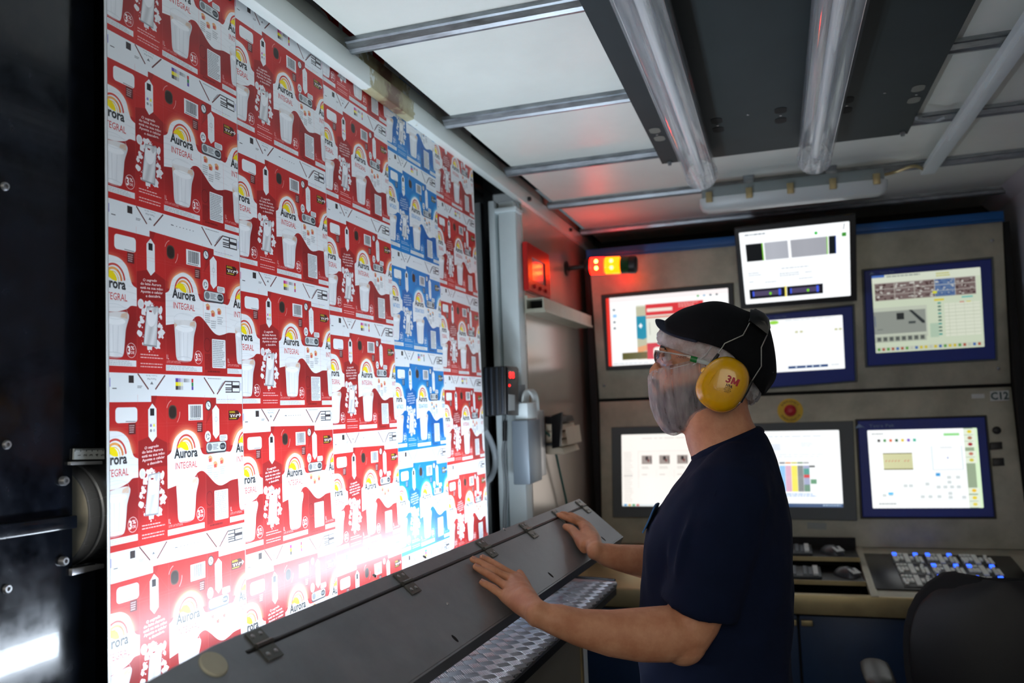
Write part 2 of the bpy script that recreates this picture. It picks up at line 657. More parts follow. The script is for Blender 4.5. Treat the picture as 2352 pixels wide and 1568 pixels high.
# ------------------------------------------------------------------ structure of the cabin
XL, XR, YB, ZC = -0.885, 1.0, 4.30, 2.37
fl = build('floor', MB().box((-1.5, -1.0, -0.06), (XR + 0.06, YB + 0.06, 0)), M_FLOOR, sm=False)
tag(fl, kind='structure')
wr = build('wall_right', MB().box((XR, -0.6, 0), (XR + 0.05, YB, 2.45)), M_WALL, sm=False)
tag(wr, kind='structure')
wb = build('wall_back', MB().box((-1.5, YB, 0), (XR + 0.05, YB + 0.05, 2.45)), M_DARK, sm=False)
tag(wb, kind='structure')
wl = build('wall_left', MB().box((-1.5, -0.6, 0), (-1.45, YB, 2.75)), M_DARK, sm=False)
tag(wl, kind='structure')
t3 = build('trim_3', MB().box((XL - 0.6, -0.6, 2.70), (-0.86, YB, 2.75)).box((-0.90, -0.6, 2.43), (-0.86, YB, 2.70)), M_DARK, sm=False)
tag(t3, kind='structure')

# ceiling: a deck, the white panels and the galvanised rails that hold them
ce = build('ceiling', MB().box((-0.86, -0.6, ZC + 0.03), (XR, YB, ZC + 0.07)), M_DARK, sm=False)
tag(ce, kind='structure')
RAILS = [-0.09, 0.48, 1.045, 1.612, 2.172, 2.738, 3.308, 3.915]
edges_y = [-0.6] + RAILS + [YB]
for a, b in zip(edges_y[:-1], edges_y[1:]):
    build('ceiling_panel', MB().box((-0.848, a + 0.004, ZC), (XR - 0.03, b - 0.004, ZC + 0.03)), M_CEIL, ce, bevel=0.003, seg=1)
for y in RAILS:
    prof = [(-0.024, 0.0), (-0.024, -0.010), (-0.017, -0.012), (-0.012, -0.024), (-0.004, -0.029), (0.006, -0.028), (0.011, -0.020), (0.014, -0.010), (0.022, -0.009), (0.022, 0.0)]
    mb = MB()
    mb.loft([[V((x, y + p, ZC + q)) for p, q in prof] for x in (-0.872, XR - 0.03)])
    build('ceiling_rail', mb, M_GALV, ce, ang=25)
tr = build('trim_2', MB().slab([(XR, -0.6, ZC - 0.052), (XR, -0.6, ZC), (XR - 0.05, -0.6, ZC)], (0, YB + 0.55, 0)), M_WALL, sm=False)
tag(tr, kind='structure')

# white edge beam over the web with its rust-brown repair patch
M_BEAM = mat('beam_paint', (214, 222, 218), 0.35, noise=0.05, scale=5)
bt = M_BEAM.node_tree
bb = bt.nodes['Principled BSDF']
g = bt.nodes.new('ShaderNodeNewGeometry')
sx = bt.nodes.new('ShaderNodeSeparateXYZ')
bt.links.new(g.outputs['Position'], sx.inputs[0])
nz = bt.nodes.new('ShaderNodeTexNoise'); nz.inputs['Scale'].default_value = 38; nz.inputs['Detail'].default_value = 6
bt.links.new(g.outputs['Position'], nz.inputs['Vector'])
ad = bt.nodes.new('ShaderNodeMath'); ad.operation = 'MULTIPLY_ADD'; ad.inputs[1].default_value = 0.16
bt.links.new(nz.outputs[0], ad.inputs[0]); bt.links.new(sx.outputs['Y'], ad.inputs[2])
sb = bt.nodes.new('ShaderNodeMath'); sb.operation = 'SUBTRACT'; sb.inputs[1].default_value = 1.91
bt.links.new(ad.outputs[0], sb.inputs[0])
ab = bt.nodes.new('ShaderNodeMath'); ab.operation = 'ABSOLUTE'; bt.links.new(sb.outputs[0], ab.inputs[0])
rp = bt.nodes.new('ShaderNodeValToRGB')
rp.color_ramp.elements[0].position = 0.02; rp.color_ramp.elements[0].color = (*lin((112, 84, 66)), 1)
rp.color_ramp.elements[1].position = 0.125; rp.color_ramp.elements[1].color = (*lin((214, 222, 218)), 1)
e = rp.color_ramp.elements.new(0.05); e.color = (*lin((156, 146, 112)), 1)
e = rp.color_ramp.elements.new(0.115); e.color = (*lin((170, 166, 132)), 1)
bt.links.new(ab.outputs[0], rp.inputs[0]); bt.links.new(rp.outputs[0], bb.inputs['Base Color'])
bm_ = build('trim_1', MB().box((-0.897, -0.3, 2.297), (-0.868, YB - 0.02, 2.348)).box((-0.897, -0.3, 2.348), (-0.888, YB - 0.02, 2.40)), M_BEAM, bevel=0.004)
tag(bm_, kind='structure')
for px, py, f in ((1214, 457, 's'), (1211, 490, 'b'), (1221, 498, 'b'), (1309, 528, 's')):
    p = RX(px, py, -0.866) if f == 's' else RZ(px, py, 2.295)
    ax = (1, 0, 0) if f == 's' else (0, 0, -1)
    build('bolt', MB().lathe(p, ax, [(0.007, -0.004), (0.009, 0.0), (0.009, 0.008), (0.006, 0.011)], 6), M_BLACK, bm_)

# stainless side wall beyond the web and the white post before it
ws = build('wall_steel', MB().box((XL - 0.01, 2.96, 0), (XL, YB, 2.297)), M_STEEL_W, sm=False)
tag(ws, kind='structure')
ps = build('trim_4', MB().box((-0.955, 2.88, 0), (-0.888, 2.96, 2.25)).box((-0.99, 2.87, 0), (-0.966, 2.96, 2.297)).box((-0.972, 2.875, 2.25), (-0.882, 2.96, 2.268)).box((-0.96, 2.9, 2.268), (-0.90, 2.96, 2.297)), M_WHITE, bevel=0.004)
tag(ps, kind='structure')


# ------------------------------------------------------------------ the printed web of milk carton blanks
def carton(pal, bars):
    base, deep, hot, name, accent = pal
    A = Art(900, 756, (232, 237, 240))
    W_ = (234, 238, 240)
    L = lambda c, d, t: [c[i] + (d[i] - c[i]) * t for i in range(3)]

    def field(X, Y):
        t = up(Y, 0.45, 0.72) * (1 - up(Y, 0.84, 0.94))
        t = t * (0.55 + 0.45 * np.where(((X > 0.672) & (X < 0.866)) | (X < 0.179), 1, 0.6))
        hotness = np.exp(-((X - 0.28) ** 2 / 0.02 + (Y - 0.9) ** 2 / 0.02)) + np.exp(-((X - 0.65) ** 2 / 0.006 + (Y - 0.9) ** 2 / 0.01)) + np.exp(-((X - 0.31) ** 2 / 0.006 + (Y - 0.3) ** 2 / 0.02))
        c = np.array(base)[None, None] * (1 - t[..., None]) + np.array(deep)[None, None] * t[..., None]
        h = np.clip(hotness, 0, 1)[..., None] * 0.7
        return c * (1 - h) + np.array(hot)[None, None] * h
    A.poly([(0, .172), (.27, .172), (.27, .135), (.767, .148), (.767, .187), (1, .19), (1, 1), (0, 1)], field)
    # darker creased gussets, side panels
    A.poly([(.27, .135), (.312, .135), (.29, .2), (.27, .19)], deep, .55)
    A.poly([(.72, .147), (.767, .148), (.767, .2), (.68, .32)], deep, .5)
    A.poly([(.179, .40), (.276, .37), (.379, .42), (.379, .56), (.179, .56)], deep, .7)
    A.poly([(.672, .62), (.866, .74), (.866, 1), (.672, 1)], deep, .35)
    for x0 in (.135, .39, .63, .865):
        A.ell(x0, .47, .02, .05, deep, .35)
    # glow and white wooden field with its arch, wave below
    arch = spline([(.379, .50), (.407, .479), (.432, .406), (.474, .367), (.524, .349), (.584, .373), (.618, .424), (.635, .482), (.661, .513), (.75, .513), (.848, .509), (.888, .508), (.919, .443), (.955, .385), (1.0, .360)], 70)
    low = spline([(1, .70), (.893, .703), (.843, .719), (.795, .728), (.749, .708), (.686, .647), (.646, .618), (.606, .625), (.57, .659), (.5, .675), (.436, .688), (.379, .700)], 60)
    al = spline([(0, .332), (.066, .341), (.114, .381), (.135, .446), (.152, .485), (.179, .5)], 30)
    ll = spline([(.179, .609), (.14, .611), (.112, .633), (.05, .655), (0, .66)], 20)
    for k, (gr, gal) in enumerate(((.035, .10), (.026, .14), (.018, .2), (.010, .35), (.005, .6))):
        for cx, rx in ((.522, .105), (.018, .12), (1.02, .11)):
            A.ell(cx, .47, rx + gr, .118 + gr * 1.3, accent, gal, 180, 360)

    def wood(X, Y):
        s = np.sin(Y * 260 + np.sin(X * 17) * 2.2) * np.sin(Y * 71 + X * 9)
        v = 236 - 10 * (s > 0.72)
        return np.stack([v, v + 3, v + 5], -1)
    A.poly(np.r_[arch, low], wood)
    A.poly(np.r_[al, ll], wood)
    # brand: sun, arcs, name
    for dx, clip in ((0, None), (-.487, None), (.505, None)):
        cx = .515 + dx
        A.ring(cx + .004, .474, .073, .098, .010, (204, 70, 60), 1, 183, 362)
        A.ring(cx + .000, .476, .058, .078, .012, (238, 168, 92), 1, 186, 362)
        A.ring(cx - .002, .476, .056, .075, .004, (196, 84, 64), 1, 300, 362)
        A.ring(cx - .004, .478, .041, .056, .004, (240, 190, 60), 1, 200, 360)
        A.poly(spline([(cx - .063, .455), (cx - .048, .433), (cx - .02, .421), (cx + .004, .432), (cx + .018, .452), (cx + .022, .476), (cx - .005, .474), (cx - .035, .457), (cx - .063, .455)], 40), (246, 222, 20))
        A.poly(spline([(cx - .08, .470), (cx - .045, .462), (cx, .476), (cx + .04, .477), (cx + .085, .466), (cx + .09, .50), (cx - .08, .50)], 30), W_)
        if dx != .505:
            sh_ = .014 if dx < 0 else 0
            A.text('Aurora', .429 + dx - sh_, .463, .608 + dx - sh_, .520, (44, 44, 46), bold=.03)
            A.text(name, .437 + dx - (.01 if len(name) > 8 else 0), .547, .603 + dx + (.01 if len(name) > 8 else 0), .588, L(base, (255, 90, 90) if base[0] > 100 else (60, 170, 240), .12), bold=.0)
        else:
            A.text('Aurora', .429 + dx, .463, .608 + dx, .520, (44, 44, 46), bold=.03)
            A.text(name, .437 + dx, .547, .603 + dx, .588, L(base, (255, 255, 255), .05))
        # glass of milk
        g0 = np.array([(.440, .672), (.605, .655), (.592, .76), (.577, .895), (.55, .914), (.49, .914), (.455, .898), (.447, .78)]) + (dx, 0)

        def milk(X, Y, cx=cx):
            t = (X - cx) / .085
            v = 238 - 26 * np.abs(t) ** 2.2 - 10 * np.exp(-((t + .35) / .12) ** 2) - 14 * up(Y, .72, .93) * (0.5 + 0.5 * np.sin(t * 7))
            return np.stack([v, v + 3, v + 6], -1)
        A.poly(spline(list(g0) + [g0[0]], 60), milk)
        A.poly([(.44 + dx, .66), (.605 + dx, .648), (.598 + dx, .70), (.447 + dx, .705)], (214, 206, 198), .35)
        A.poly([(.565 + dx, .665), (.605 + dx, .650), (.603 + dx, .69), (.56 + dx, .685)], (214, 160, 120), .5)
        A.poly([(.44 + dx, .675), (.465 + dx, .69), (.445 + dx, .715)], (214, 160, 120), .4)
        A.ell(.52 + dx, .708, .07, .022, (244, 247, 249))
        A.ring(.522 + dx, .655, .083, .045, .002, (206, 212, 216), .8)
        A.ring(.515 + dx, .905, .058, .018, .003, (196, 202, 206), .8)
        for t in (-.55, -.1, .3):
            A.line(cx + t * .085 + .005, .735, cx + t * .065 + .004, .89, .004, (206, 210, 214), .7)
    A.rect(.179, .42, .379, .70, deep, 0)
    # fat badge
    for cx, cy in ((.626, .887), (.14, .872)):
        A.ring(cx, cy, .032, .044, .0028, (244, 236, 236), .9)
        A.text('3', cx - .024, cy - .024, cx - .006, cy + .022, (246, 240, 240), bold=.04)
        A.text('%', cx - .003, cy - .026, cx + .02, cy - .004, (246, 240, 240), bold=.02)
        A.text('DE', cx - .002, cy + .004, cx + .02, cy + .020, (246, 240, 240), bold=.02)
    # side story: slogan, phone in a splash of milk
    for k, (tx, a, b) in enumerate((('O segredo', .222, .318), ('do leite Aurora', .205, .348), ('está na sua mão:', .203, .362), ('Aponte o celular', .205, .360), ('e descubra.', .24, .345))):
        A.text(tx, a, .430 + k * .0235, b, .446 + k * .0235, (240, 232, 230), slope=.010, bold=.02)
    r = random.Random(5)
    for k in range(95):
        t = r.uniform(0, 2 * math.pi)
        q = r.uniform(.75, 1.12)
        cx, cy = .276 + .075 * q * math.cos(t), .725 + .135 * q * math.sin(t)
        if k < 34:
            s_ = r.uniform(.008, .017)
        else:
            s_ = r.uniform(.0015, .005)
        pts = [(cx + s_ * (1 + .4 * r.uniform(-1, 1)) * math.cos(a), cy + s_ * 1.2 * (1 + .5 * r.uniform(-1, 1)) * math.sin(a)) for a in np.linspace(0, 2 * math.pi, 9)[:-1]]
        A.poly(spline(pts + [pts[0]], 24), (232, 232, 234))
    A.ell(.206, .59, .021, .03, (230, 230, 232)); A.ell(.206, .59, .013, .019, (214, 216, 220), .8)
    A.poly(spline([(.335, .60), (.345, .585), (.356, .60), (.352, .625), (.338, .64), (.322, .615), (.327, .60), (.335, .60)], 30), (232, 234, 236))
    ph = [(.246, .60), (.328, .592), (.312, .842), (.220, .838)]
    A.poly(ph, (150, 152, 156))
    A.poly([(.249, .606), (.324, .598), (.309, .832), (.225, .829)], lambda X, Y: np.stack([226 - 30 * np.sin(X * 60 + Y * 14) ** 2] * 3, -1) + np.array([0, 2, 4]))
    A.poly(spline([(.249, .61), (.262, .63), (.285, .622), (.30, .645), (.322, .62), (.30, .7), (.27, .72), (.245, .68), (.249, .61)], 40), (238, 240, 242))
    A.rrect(.262, .622, .281, .632, .004, deep)
    for k in range(5):
        A.lines_of_type(.20, .885 + k * .018, .365, .897 + k * .018, 1, (244, 224, 222), .8, seed=k, fill=.98) if k != 2 else None
    # top lid: opening, barcode, marks, strip windows
    A.rrect(.036, .202, .176, .291, .018, (236, 240, 242)); A.line(.10, .283, .165, .285, .004, (110, 110, 112), .8)
    for x0, y0, x1, y1 in ((.118, .294, .164, .358), (.607, .305, .651, .369)):
        A.rect(x0, y0, x1, y1, (92, 40, 42) if base[0] > 100 else (30, 70, 110), .9)
        A.lines_of_type(x0 + .005, y0 + .008, x1 - .004, y1 - .006, 4, (220, 214, 212), .8, seed=3, fill=.97)
    A.poly([(.248, .218), (.277, .181), (.306, .213), (.306, .379), (.276, .41), (.249, .376)], (234, 238, 240))
    A.rect(.262, .211, .290, .254, (46, 42, 44))
    A.rrect(.391, .192, .452, .280, .026, (92, 66, 58)); A.rrect(.396, .199, .447, .273, .024, (50, 40, 36))
    A.ring(.425, .235, .05, .075, .004, (240, 190, 184), .8, 200, 255); A.ring(.425, .235, .052, .08, .004, (240, 190, 184), .8, 0, 55)
    A.rect(.540, .190, .655, .292, (236, 239, 241))
    x = .556
    r = random.Random(11)
    while x < .64:
        w = r.choice((.0016, .0025, .0042)); A.rect(x, .198, x + w, .275, (70, 72, 76)); x += w + r.choice((.0018, .003))
    A.lines_of_type(.55, .279, .648, .289, 1, (90, 92, 96), .8)
    A.ell(.701, .199, .024, .033, (60, 62, 64)); A.ell(.701, .199, .019, .026, (226, 230, 232)); A.line(.701, .199, .695, .18, .004, (50, 50, 52)); A.line(.701, .199, .712, .205, .004, (50, 50, 52))
    A.poly([(.733, .227), (.764, .195), (.792, .225), (.791, .391), (.760, .42), (.735, .388)], (232, 236, 238))
    A.ring(.764, .29, .012, .016, .002, (150, 154, 158), .8); A.line(.764, .25, .764, .34, .002, (170, 172, 176), .8)
    A.ell(.693, .40, .025, .036, (228, 232, 234)); A.ring(.693, .40, .014, .02, .005, (70, 74, 78), .9, 20, 120); A.ring(.693, .40, .014, .02, .005, (70, 74, 78), .9, 150, 250); A.ring(.693, .40, .014, .02, .005, (70, 74, 78), .9, 270, 350)
    A.rrect(.791, .394, .860, .436, .01, (222, 226, 228)); A.lines_of_type(.797, .40, .855, .431, 3, (120, 124, 130), .6)
    A.rrect(.677, .437, .850, .512, .02, (70, 72, 76)); A.rrect(.681, .441, .846, .501, .018, (206, 212, 214)); A.rrect(.792, .449, .842, .492, .02, (52, 56, 60)); A.ell(.708, .47, .02, .024, (120, 126, 130)); A.lines_of_type(.735, .45, .785, .49, 4, (92, 98, 104), .8); A.lines_of_type(.798, .462, .836, .48, 2, (190, 196, 200), .8)
    A.poly([(.874, .235), (.955, .235), (.992, .266), (.955, .300), (.874, .300)], (70, 34, 30) if base[0] > 100 else (24, 50, 84))
    A.lines_of_type(.882, .238, .945, .253, 2, (232, 214, 40), .95, seed=2, fill=.97)
    A.text('P.A.R.', .884, .262, .948, .281, (236, 236, 232), rot=180, bold=.03)
    A.lines_of_type(.882, .285, .95, .295, 1, (232, 214, 40), .95, seed=4, fill=.97)
    A.line(.945, .266, .985, .266, .006, (240, 240, 238)); A.line(.985, .266, .970, .253, .005, (240, 240, 238)); A.line(.985, .266, .970, .280, .005, (240, 240, 238))
    # opening instructions
    for x, y in ((.71, .545), (.752, .585), (.806, .565)):
        A.poly(spline([(x - .018, y - .012), (x, y - .022), (x + .018, y - .006), (x + .014, y + .02), (x - .006, y + .014), (x - .018, y - .012)], 20), (226, 168, 120))
        A.poly([(x - .014, y + .002), (x + .010, y - .004), (x + .008, y + .022), (x - .012, y + .022)], L(base, (255, 255, 255), .1), .75)
    for x0, y0, n in ((.685, .585, 5), (.735, .632, 4), (.79, .60, 4)):
        A.lines_of_type(x0, y0, x0 + .05, y0 + .014 * n, n, (150, 154, 158), .7, seed=n + int(x0 * 50), fill=.97)
    # nutrition table and small type
    A.rrect(.740, .756, .857, .950, .006, (226, 230, 232)); A.lines_of_type(.746, .764, .852, .944, 15, (128, 134, 140), .75, seed=8, fill=.99)
    A.ring(.70, .80, .028, .046, .003, (70, 20, 22), .6)
    A.lines_of_type(.678, .86, .735, .965, 12, (70, 18, 22), .55, seed=9, fill=.99); A.lines_of_type(.70, .965, .82, .985, 1, (70, 18, 22), .5, seed=9, fill=.99)
    for x0, y0, x1, y1 in ((.376, .945, .656, .981), (0, .930, .172, .966), (.870, .948, 1, .984)):
        A.rect(x0, y0, x1, y1, (228, 231, 233)); A.lines_of_type(x0 + .004, y0 + .003, x1 - .004, y1 - .003, 3, (178, 182, 186), .7, seed=2, fill=.99)
    for x0 in (.383, .874):
        A.text('1L', x0, .880, x0 + .016, .910, (244, 226, 224)); A.text('LEITE UHT ' + name, x0, .918, x0 + .105, .934, (244, 214, 212), .85)
    # crease lines of the blank
    for u in (.179, .379, .672, .866):
        A.line(u, .13, u, 1, .0016, L(base, (255, 255, 255), .35), .55)
    for v in (.300, .318):
        A.line(0, v, 1, v + .004, .0012, L(base, (255, 255, 255), .4), .35)
    for a, b, c, d in ((.179, .30, .276, .16), (.379, .30, .28, .16), (.672, .31, .764, .18), (.866, .31, .77, .18)):
        A.line(a, b, c, d, .0012, L(base, (255, 255, 255), .4), .3)
    # white waste strip: register marks, colour patches, maker's mark
    A.rect(0, 0, 1, .004, base)
    A.rect(.121, .018, .154, .061, (58, 50, 50)); A.lines_of_type(.178, .075, .212, .092, 2, (110, 112, 116), .8, fill=.98); A.line(.018, .094, .045, .094, .004, (60, 60, 64))
    for a, b, c, d in ((.181, .006, .252, .097), (.369, .010, .300, .097), (.669, .016, .752, .122), (.850, .036, .776, .124)):
        A.line(a, b, c, d, .0075, (104, 58, 56) if base[0] > 100 else (40, 60, 80))
    A.text('Tetra Pak', .243, .030, .307, .041, (96, 98, 104), .8, rot=180); A.text('Tetra Brik', .235, .012, .315, .020, (120, 122, 128), .7, rot=180)
    A.poly([(.264, .067), (.275, .05), (.286, .067)], (90, 92, 98), .8)
    A.lines_of_type(.70, .018, .82, .026, 1, (120, 122, 128), .8, fill=.98)
    for k in range(3):
        A.line(.785 + k * .007, .10 - k * .004, .826 + k * .008, .046 - k * .004, .003, (140, 142, 148), .8)
    A.rect(.850, .034, .978, .113, (58, 54, 58)); 
    for k, (y0, y1) in enumerate(((.041, .056), (.063, .078), (.085, .090), (.097, .106))):
        A.rect(.850, y0, .905, y1, (232, 236, 238))
    for y0, y1 in ((.040, .062), (.082, .106)):
        A.rect(.915, y0, .974, y1, (232, 236, 238))
    A.poly([(.905, .034), (.93, .034), (.912, .06), (.912, .09), (.93, .113), (.905, .113)], (58, 54, 58), .0)
    A.line(.99, .045, .99, .10, .004, (120, 110, 190) if bars != 'magenta' else (204, 90, 150)); A.line(.004, .035, .004, .085, .004, (120, 110, 190) if bars != 'magenta' else (204, 90, 150))
    A.lines_of_type(.775, .156, .99, .164, 1, (176, 170, 190), .7, seed=6, fill=.98); A.lines_of_type(.80, .168, .86, .174, 1, (214, 190, 206), .8, fill=.98); A.lines_of_type(.865, .168, .92, .174, 1, (228, 222, 120), .8, fill=.98)
    if bars == 'dots':
        for k in range(7):
            A.rect(.44 + k * .026, .058, .446 + k * .026, .063, (90, 92, 96))
        A.rect(.426, .057, .440, .062, (90, 92, 96))
    else:
        c1 = {'purple': (92, 70, 160), 'magenta': (196, 40, 130), 'cyan': (0, 140, 200)}[bars]
        rows = [c1, (240, 222, 20), (70, 66, 66)] if bars != 'cyan' else [c1, (190, 40, 120), (240, 222, 20)]
        for j, c in enumerate(rows):
            for k in range(3):
                A.rect(.446 + k * .019, .026 + j * .024, .465 + k * .019, .050 + j * .024, L(c, (232, 236, 238), (0, .45, .8)[k]))
        for k in range(4):
            A.rect(.507 + k * .015, .027, .522 + k * .015, .050, L((150, 152, 156), (228, 232, 234), k / 3.2))
        for j, c in enumerate(((200, 40, 50), (40, 130, 70), (92, 70, 160)) if bars == 'purple' else ((190, 40, 70), (236, 214, 30), (190, 40, 110)) if bars == 'magenta' else ((190, 60, 60), (40, 130, 90), (30, 110, 120))):
            A.rect(.568, .027 + j * .024, .582, .050 + j * .024, c)
        for k, c in enumerate((c1, (240, 222, 20), (90, 86, 86), (170, 172, 176))):
            A.ell(.266 + (k % 2) * .022, .312 + (k // 2) * .03, .007, .009, L(c, (232, 236, 238), .35))
    return A.image('carton_print_' + bars + '_' + name.lower())


RED = ((190, 44, 42), (142, 35, 36), (208, 50, 48), 'INTEGRAL', (244, 170, 120))
BLU = ((0, 122, 196), (16, 92, 168), (0, 132, 206), 'DESNATADO', (150, 206, 240))
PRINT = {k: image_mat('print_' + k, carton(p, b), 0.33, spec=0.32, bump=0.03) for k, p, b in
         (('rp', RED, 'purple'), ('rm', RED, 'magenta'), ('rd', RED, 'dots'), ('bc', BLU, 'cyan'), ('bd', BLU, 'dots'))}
WW, WH = 0.3012, 0.2530
WO = V((-0.92, 0.9499, 3.3506))
WD = V((math.sin(0.0106) * math.cos(-0.0087), math.cos(0.0106) * math.cos(-0.0087), math.sin(-0.0087)))
WN = V((math.sin(0.0112), 0, -math.cos(0.0112)))
WN = (WN - WD * WD.dot(WN)).normalized()
WX = WN.cross(WD).normalized()
if WX.x < 0:
    WX = -WX


def web(u, v, off=0.0):
    return WO + WD * u + WN * v + WX * off


sheet = thing('carton_web', 'wide upright web of printed red and blue milk carton blanks under the white beam', 'printed web', web(0.75, 2.78))
mb = MB()
mb.hexa([web(-.004, .80, -.0012), web(5 * WW + .004, .80, -.0012), web(5 * WW + .004, 2.78, -.0012), web(-.004, 2.78, -.0012)],
        [web(-.004, .80, -.0004), web(5 * WW + .004, .80, -.0004), web(5 * WW + .004, 2.78, -.0004), web(-.004, 2.78, -.0004)])
build('sheet', mb, M_SHEET, sheet, sm=False)
proto = {}
V0 = 1.7385
for c in range(5):
    blue = c == 3
    for k in range(-4, 5):
        v = V0 + 0.0565 * c + k * WH
        if v < 0.80 or v + WH > 2.80:
            continue
        kind = ('bc' if k % 2 else 'bd') if blue else ('rd' if (k + c) % 2 else ('rp' if c == 0 else 'rm'))
        if c in (1, 2, 4):
            kind = 'rm' if k % 2 == (1 if c in (1,) else 1) else 'rd'
        if c == 0:
            kind = 'rd' if k % 2 else 'rp'
        pts = [web(c * WW + .0008, v), web((c + 1) * WW - .0008, v), web((c + 1) * WW - .0008, v + WH), web(c * WW + .0008, v + WH)]
        if kind not in proto:
            o = quad_uv('carton_blank', pts, PRINT[kind], sheet)
            proto[kind] = (o, c * WW, v)
        else:
            o0, u0, v0 = proto[kind]
            o = o0.copy()
            COL.objects.link(o)
            o.location = WD * (c * WW - u0) + WN * (v - v0)

# ------------------------------------------------------------------ machine frame beside the web
XF = -0.940
frame = thing('machine_housing', 'glossy black steel side plate of the machine with socket screws', 'machine', (XF, 0.55, 0))
yE = RX(218, 1000, XF).y
yC = RX(166, 1200, XF).y
zs = [RX(166, y, XF).z for y in (1030, 1305)]
build('side_plate', MB().slab([(XF, 0.15, 0), (XF, yE, 0), (XF, yE, zs[1]), (XF, yC, zs[1]), (XF, yC, zs[0]), (XF, yE, zs[0]), (XF, yE, 2.45), (XF, 0.15, 2.45)], (-0.012, 0, 0)), M_BLACKG, frame, sm=False)
build('rear_plate', MB().box((-1.24, 0.15, 0), (-1.22, 0.97, 2.45)), M_DARK, frame, sm=False)
bar0, bar1 = RX(-60, 1222, XF), RX(163, 1192, XF)
build('slot_bar', MB().slab([(XF, bar0.y, bar0.z - .012), (XF, bar1.y, bar1.z - .012), (XF, bar1.y, bar1.z + .006), (XF, bar0.y, bar0.z + .006)], (0.012, 0, 0)), M_BLACKG, frame, bevel=.002)
for px, py, r in ((10, 428, .0058), (14, 1021, .0058), (15, 1352, .0058)):
    p = RX(px, py, XF)
    sc_ = build('socket_screw', MB().lathe(p, (1, 0, 0), [(r, -.002), (r, .002), (r * .8, .004), (r * .45, .004), (r * .45, .001)], 16), M_ALU, frame)
for px, py in ((143, 1104), (142, 1288)):
    p = RX(px, py, XF)
    build('socket_screw', MB().lathe(p, (1, 0, 0), [(.0065, -.002), (.0065, .005), (.005, .008), (.0025, .008), (.0025, .004)], 16), M_ALU, frame)

# bright guide roller seen through the notch of the frame
yr0 = yC - 0.012
rc = RX(166, 1183, XF)
XRo = -1.012
zr = CAM.z + (rc.z - CAM.z) * 1.04
roll = thing('guide_roller', 'polished steel guide roller with a bright rim at the edge of the web', 'roller', (XRo, yC + .3, zr))
build('shell', MB().lathe((XRo, yC + .022, zr), (0, 1, 0), [(.060, .004), (.076, .004), (.0775, .006), (.0775, .022), (.0755, .024), (.0755, .028), (.0775, .03), (.0775, .046), (.076, .048), (.076, .40), (.06, .40)], 72), M_CHROME, roll)
build('end_face', MB().lathe((XRo, yC + .022, zr), (0, 1, 0), [(.004, .002), (.070, .002), (.0745, .0045), (.070, .007)], 64), mat('turned_face', (196, 190, 172), 0.45, 0.2, noise=.1, scale=20), roll)
build('axle', MB().tube([(XRo, yC - .08, zr), (XRo, yC + .75, zr)], .02, 16), M_CHROME, roll)
p0, p1 = RX(171, 1030, XF + .004), RX(240, 1029, XF + .004)
q1, q0 = RX(240, 1054, XF + .004), RX(170, 1055, XF + .004)
rul = thing('steel_ruler', 'short white scale with black figures above the guide roller', 'ruler', p0)
build('strip', MB().slab([p0, p1, q1, q0], (-.003, 0, 0)), M_LABEL, rul)
for k in range(5):
    t = (k + .75) / 5.2
    c = p0.lerp(p1, t).lerp(q0.lerp(q1, t), .62)
    lettering('figure', str(k + 1), c + V((.0008, 0, 0)), (0, 0, 1), (0, -1, 0), .0055, M_INK, rul)
mb = MB()
for k in range(27):
    t = (k + .3) / 27
    a = p0.lerp(p1, t); b = q0.lerp(q1, t)
    e_ = .28 if k % 5 == 0 else .16
    m_ = a.lerp(b, e_)
    mb.slab([a, a + V((0, .0005, 0)), m_ + V((0, .0005, 0)), m_], (.0006, 0, 0))
tag(build('graduation', mb, M_INK, rul, sm=False), kind='stuff')
a0, a1, b1, b0 = RX(163, 1060, XF + .006), RX(236, 1058, XF + .006), RX(236, 1066, XF + .006), RX(163, 1068, XF + .006)
build('holder', MB().slab([a0, a1, b1, b0], (-.012, 0, 0)), M_CHROME, rul, bevel=.001)
a0, a1, b1, b0 = RX(166, 1306, XF + .006), RX(240, 1294, XF + .006), RX(240, 1304, XF + .006), RX(166, 1322, XF + .006)
lw = build('lower_guard', MB().slab([a0, a1, b1, b0], (-.03, 0, 0)), M_ALU, frame, bevel=.001)
# dark machine room seen past the far edge of the web
gl = tag(build('machine_guard', MB().box((-1.02, 2.50, 0.0), (-1.005, 2.865, 2.42)), mat('smoked_guard', (14, 15, 17), 0.08, 0.0, spec=0.7, coat=.5), sm=False), 'tall smoked guard panel reflecting the red lamp between web and white post', 'guard panel')
pk = thing('hose_loop', 'grey ribbed hose bent in a loop beyond the far edge of the web', 'hose', RX(1120, 1000, -.96))
pts = [RX(x, y, -.965) for x, y in spline([(1112, 985), (1128, 1015), (1137, 1045), (1136, 1075), (1126, 1098), (1116, 1112), (1117, 1160), (1119, 1230)], 24)]
build('hose', MB().tube(pts, [.011] * 14 + [.010 - .0006 * k for k in range(10)], 10), M_GREYC, pk)

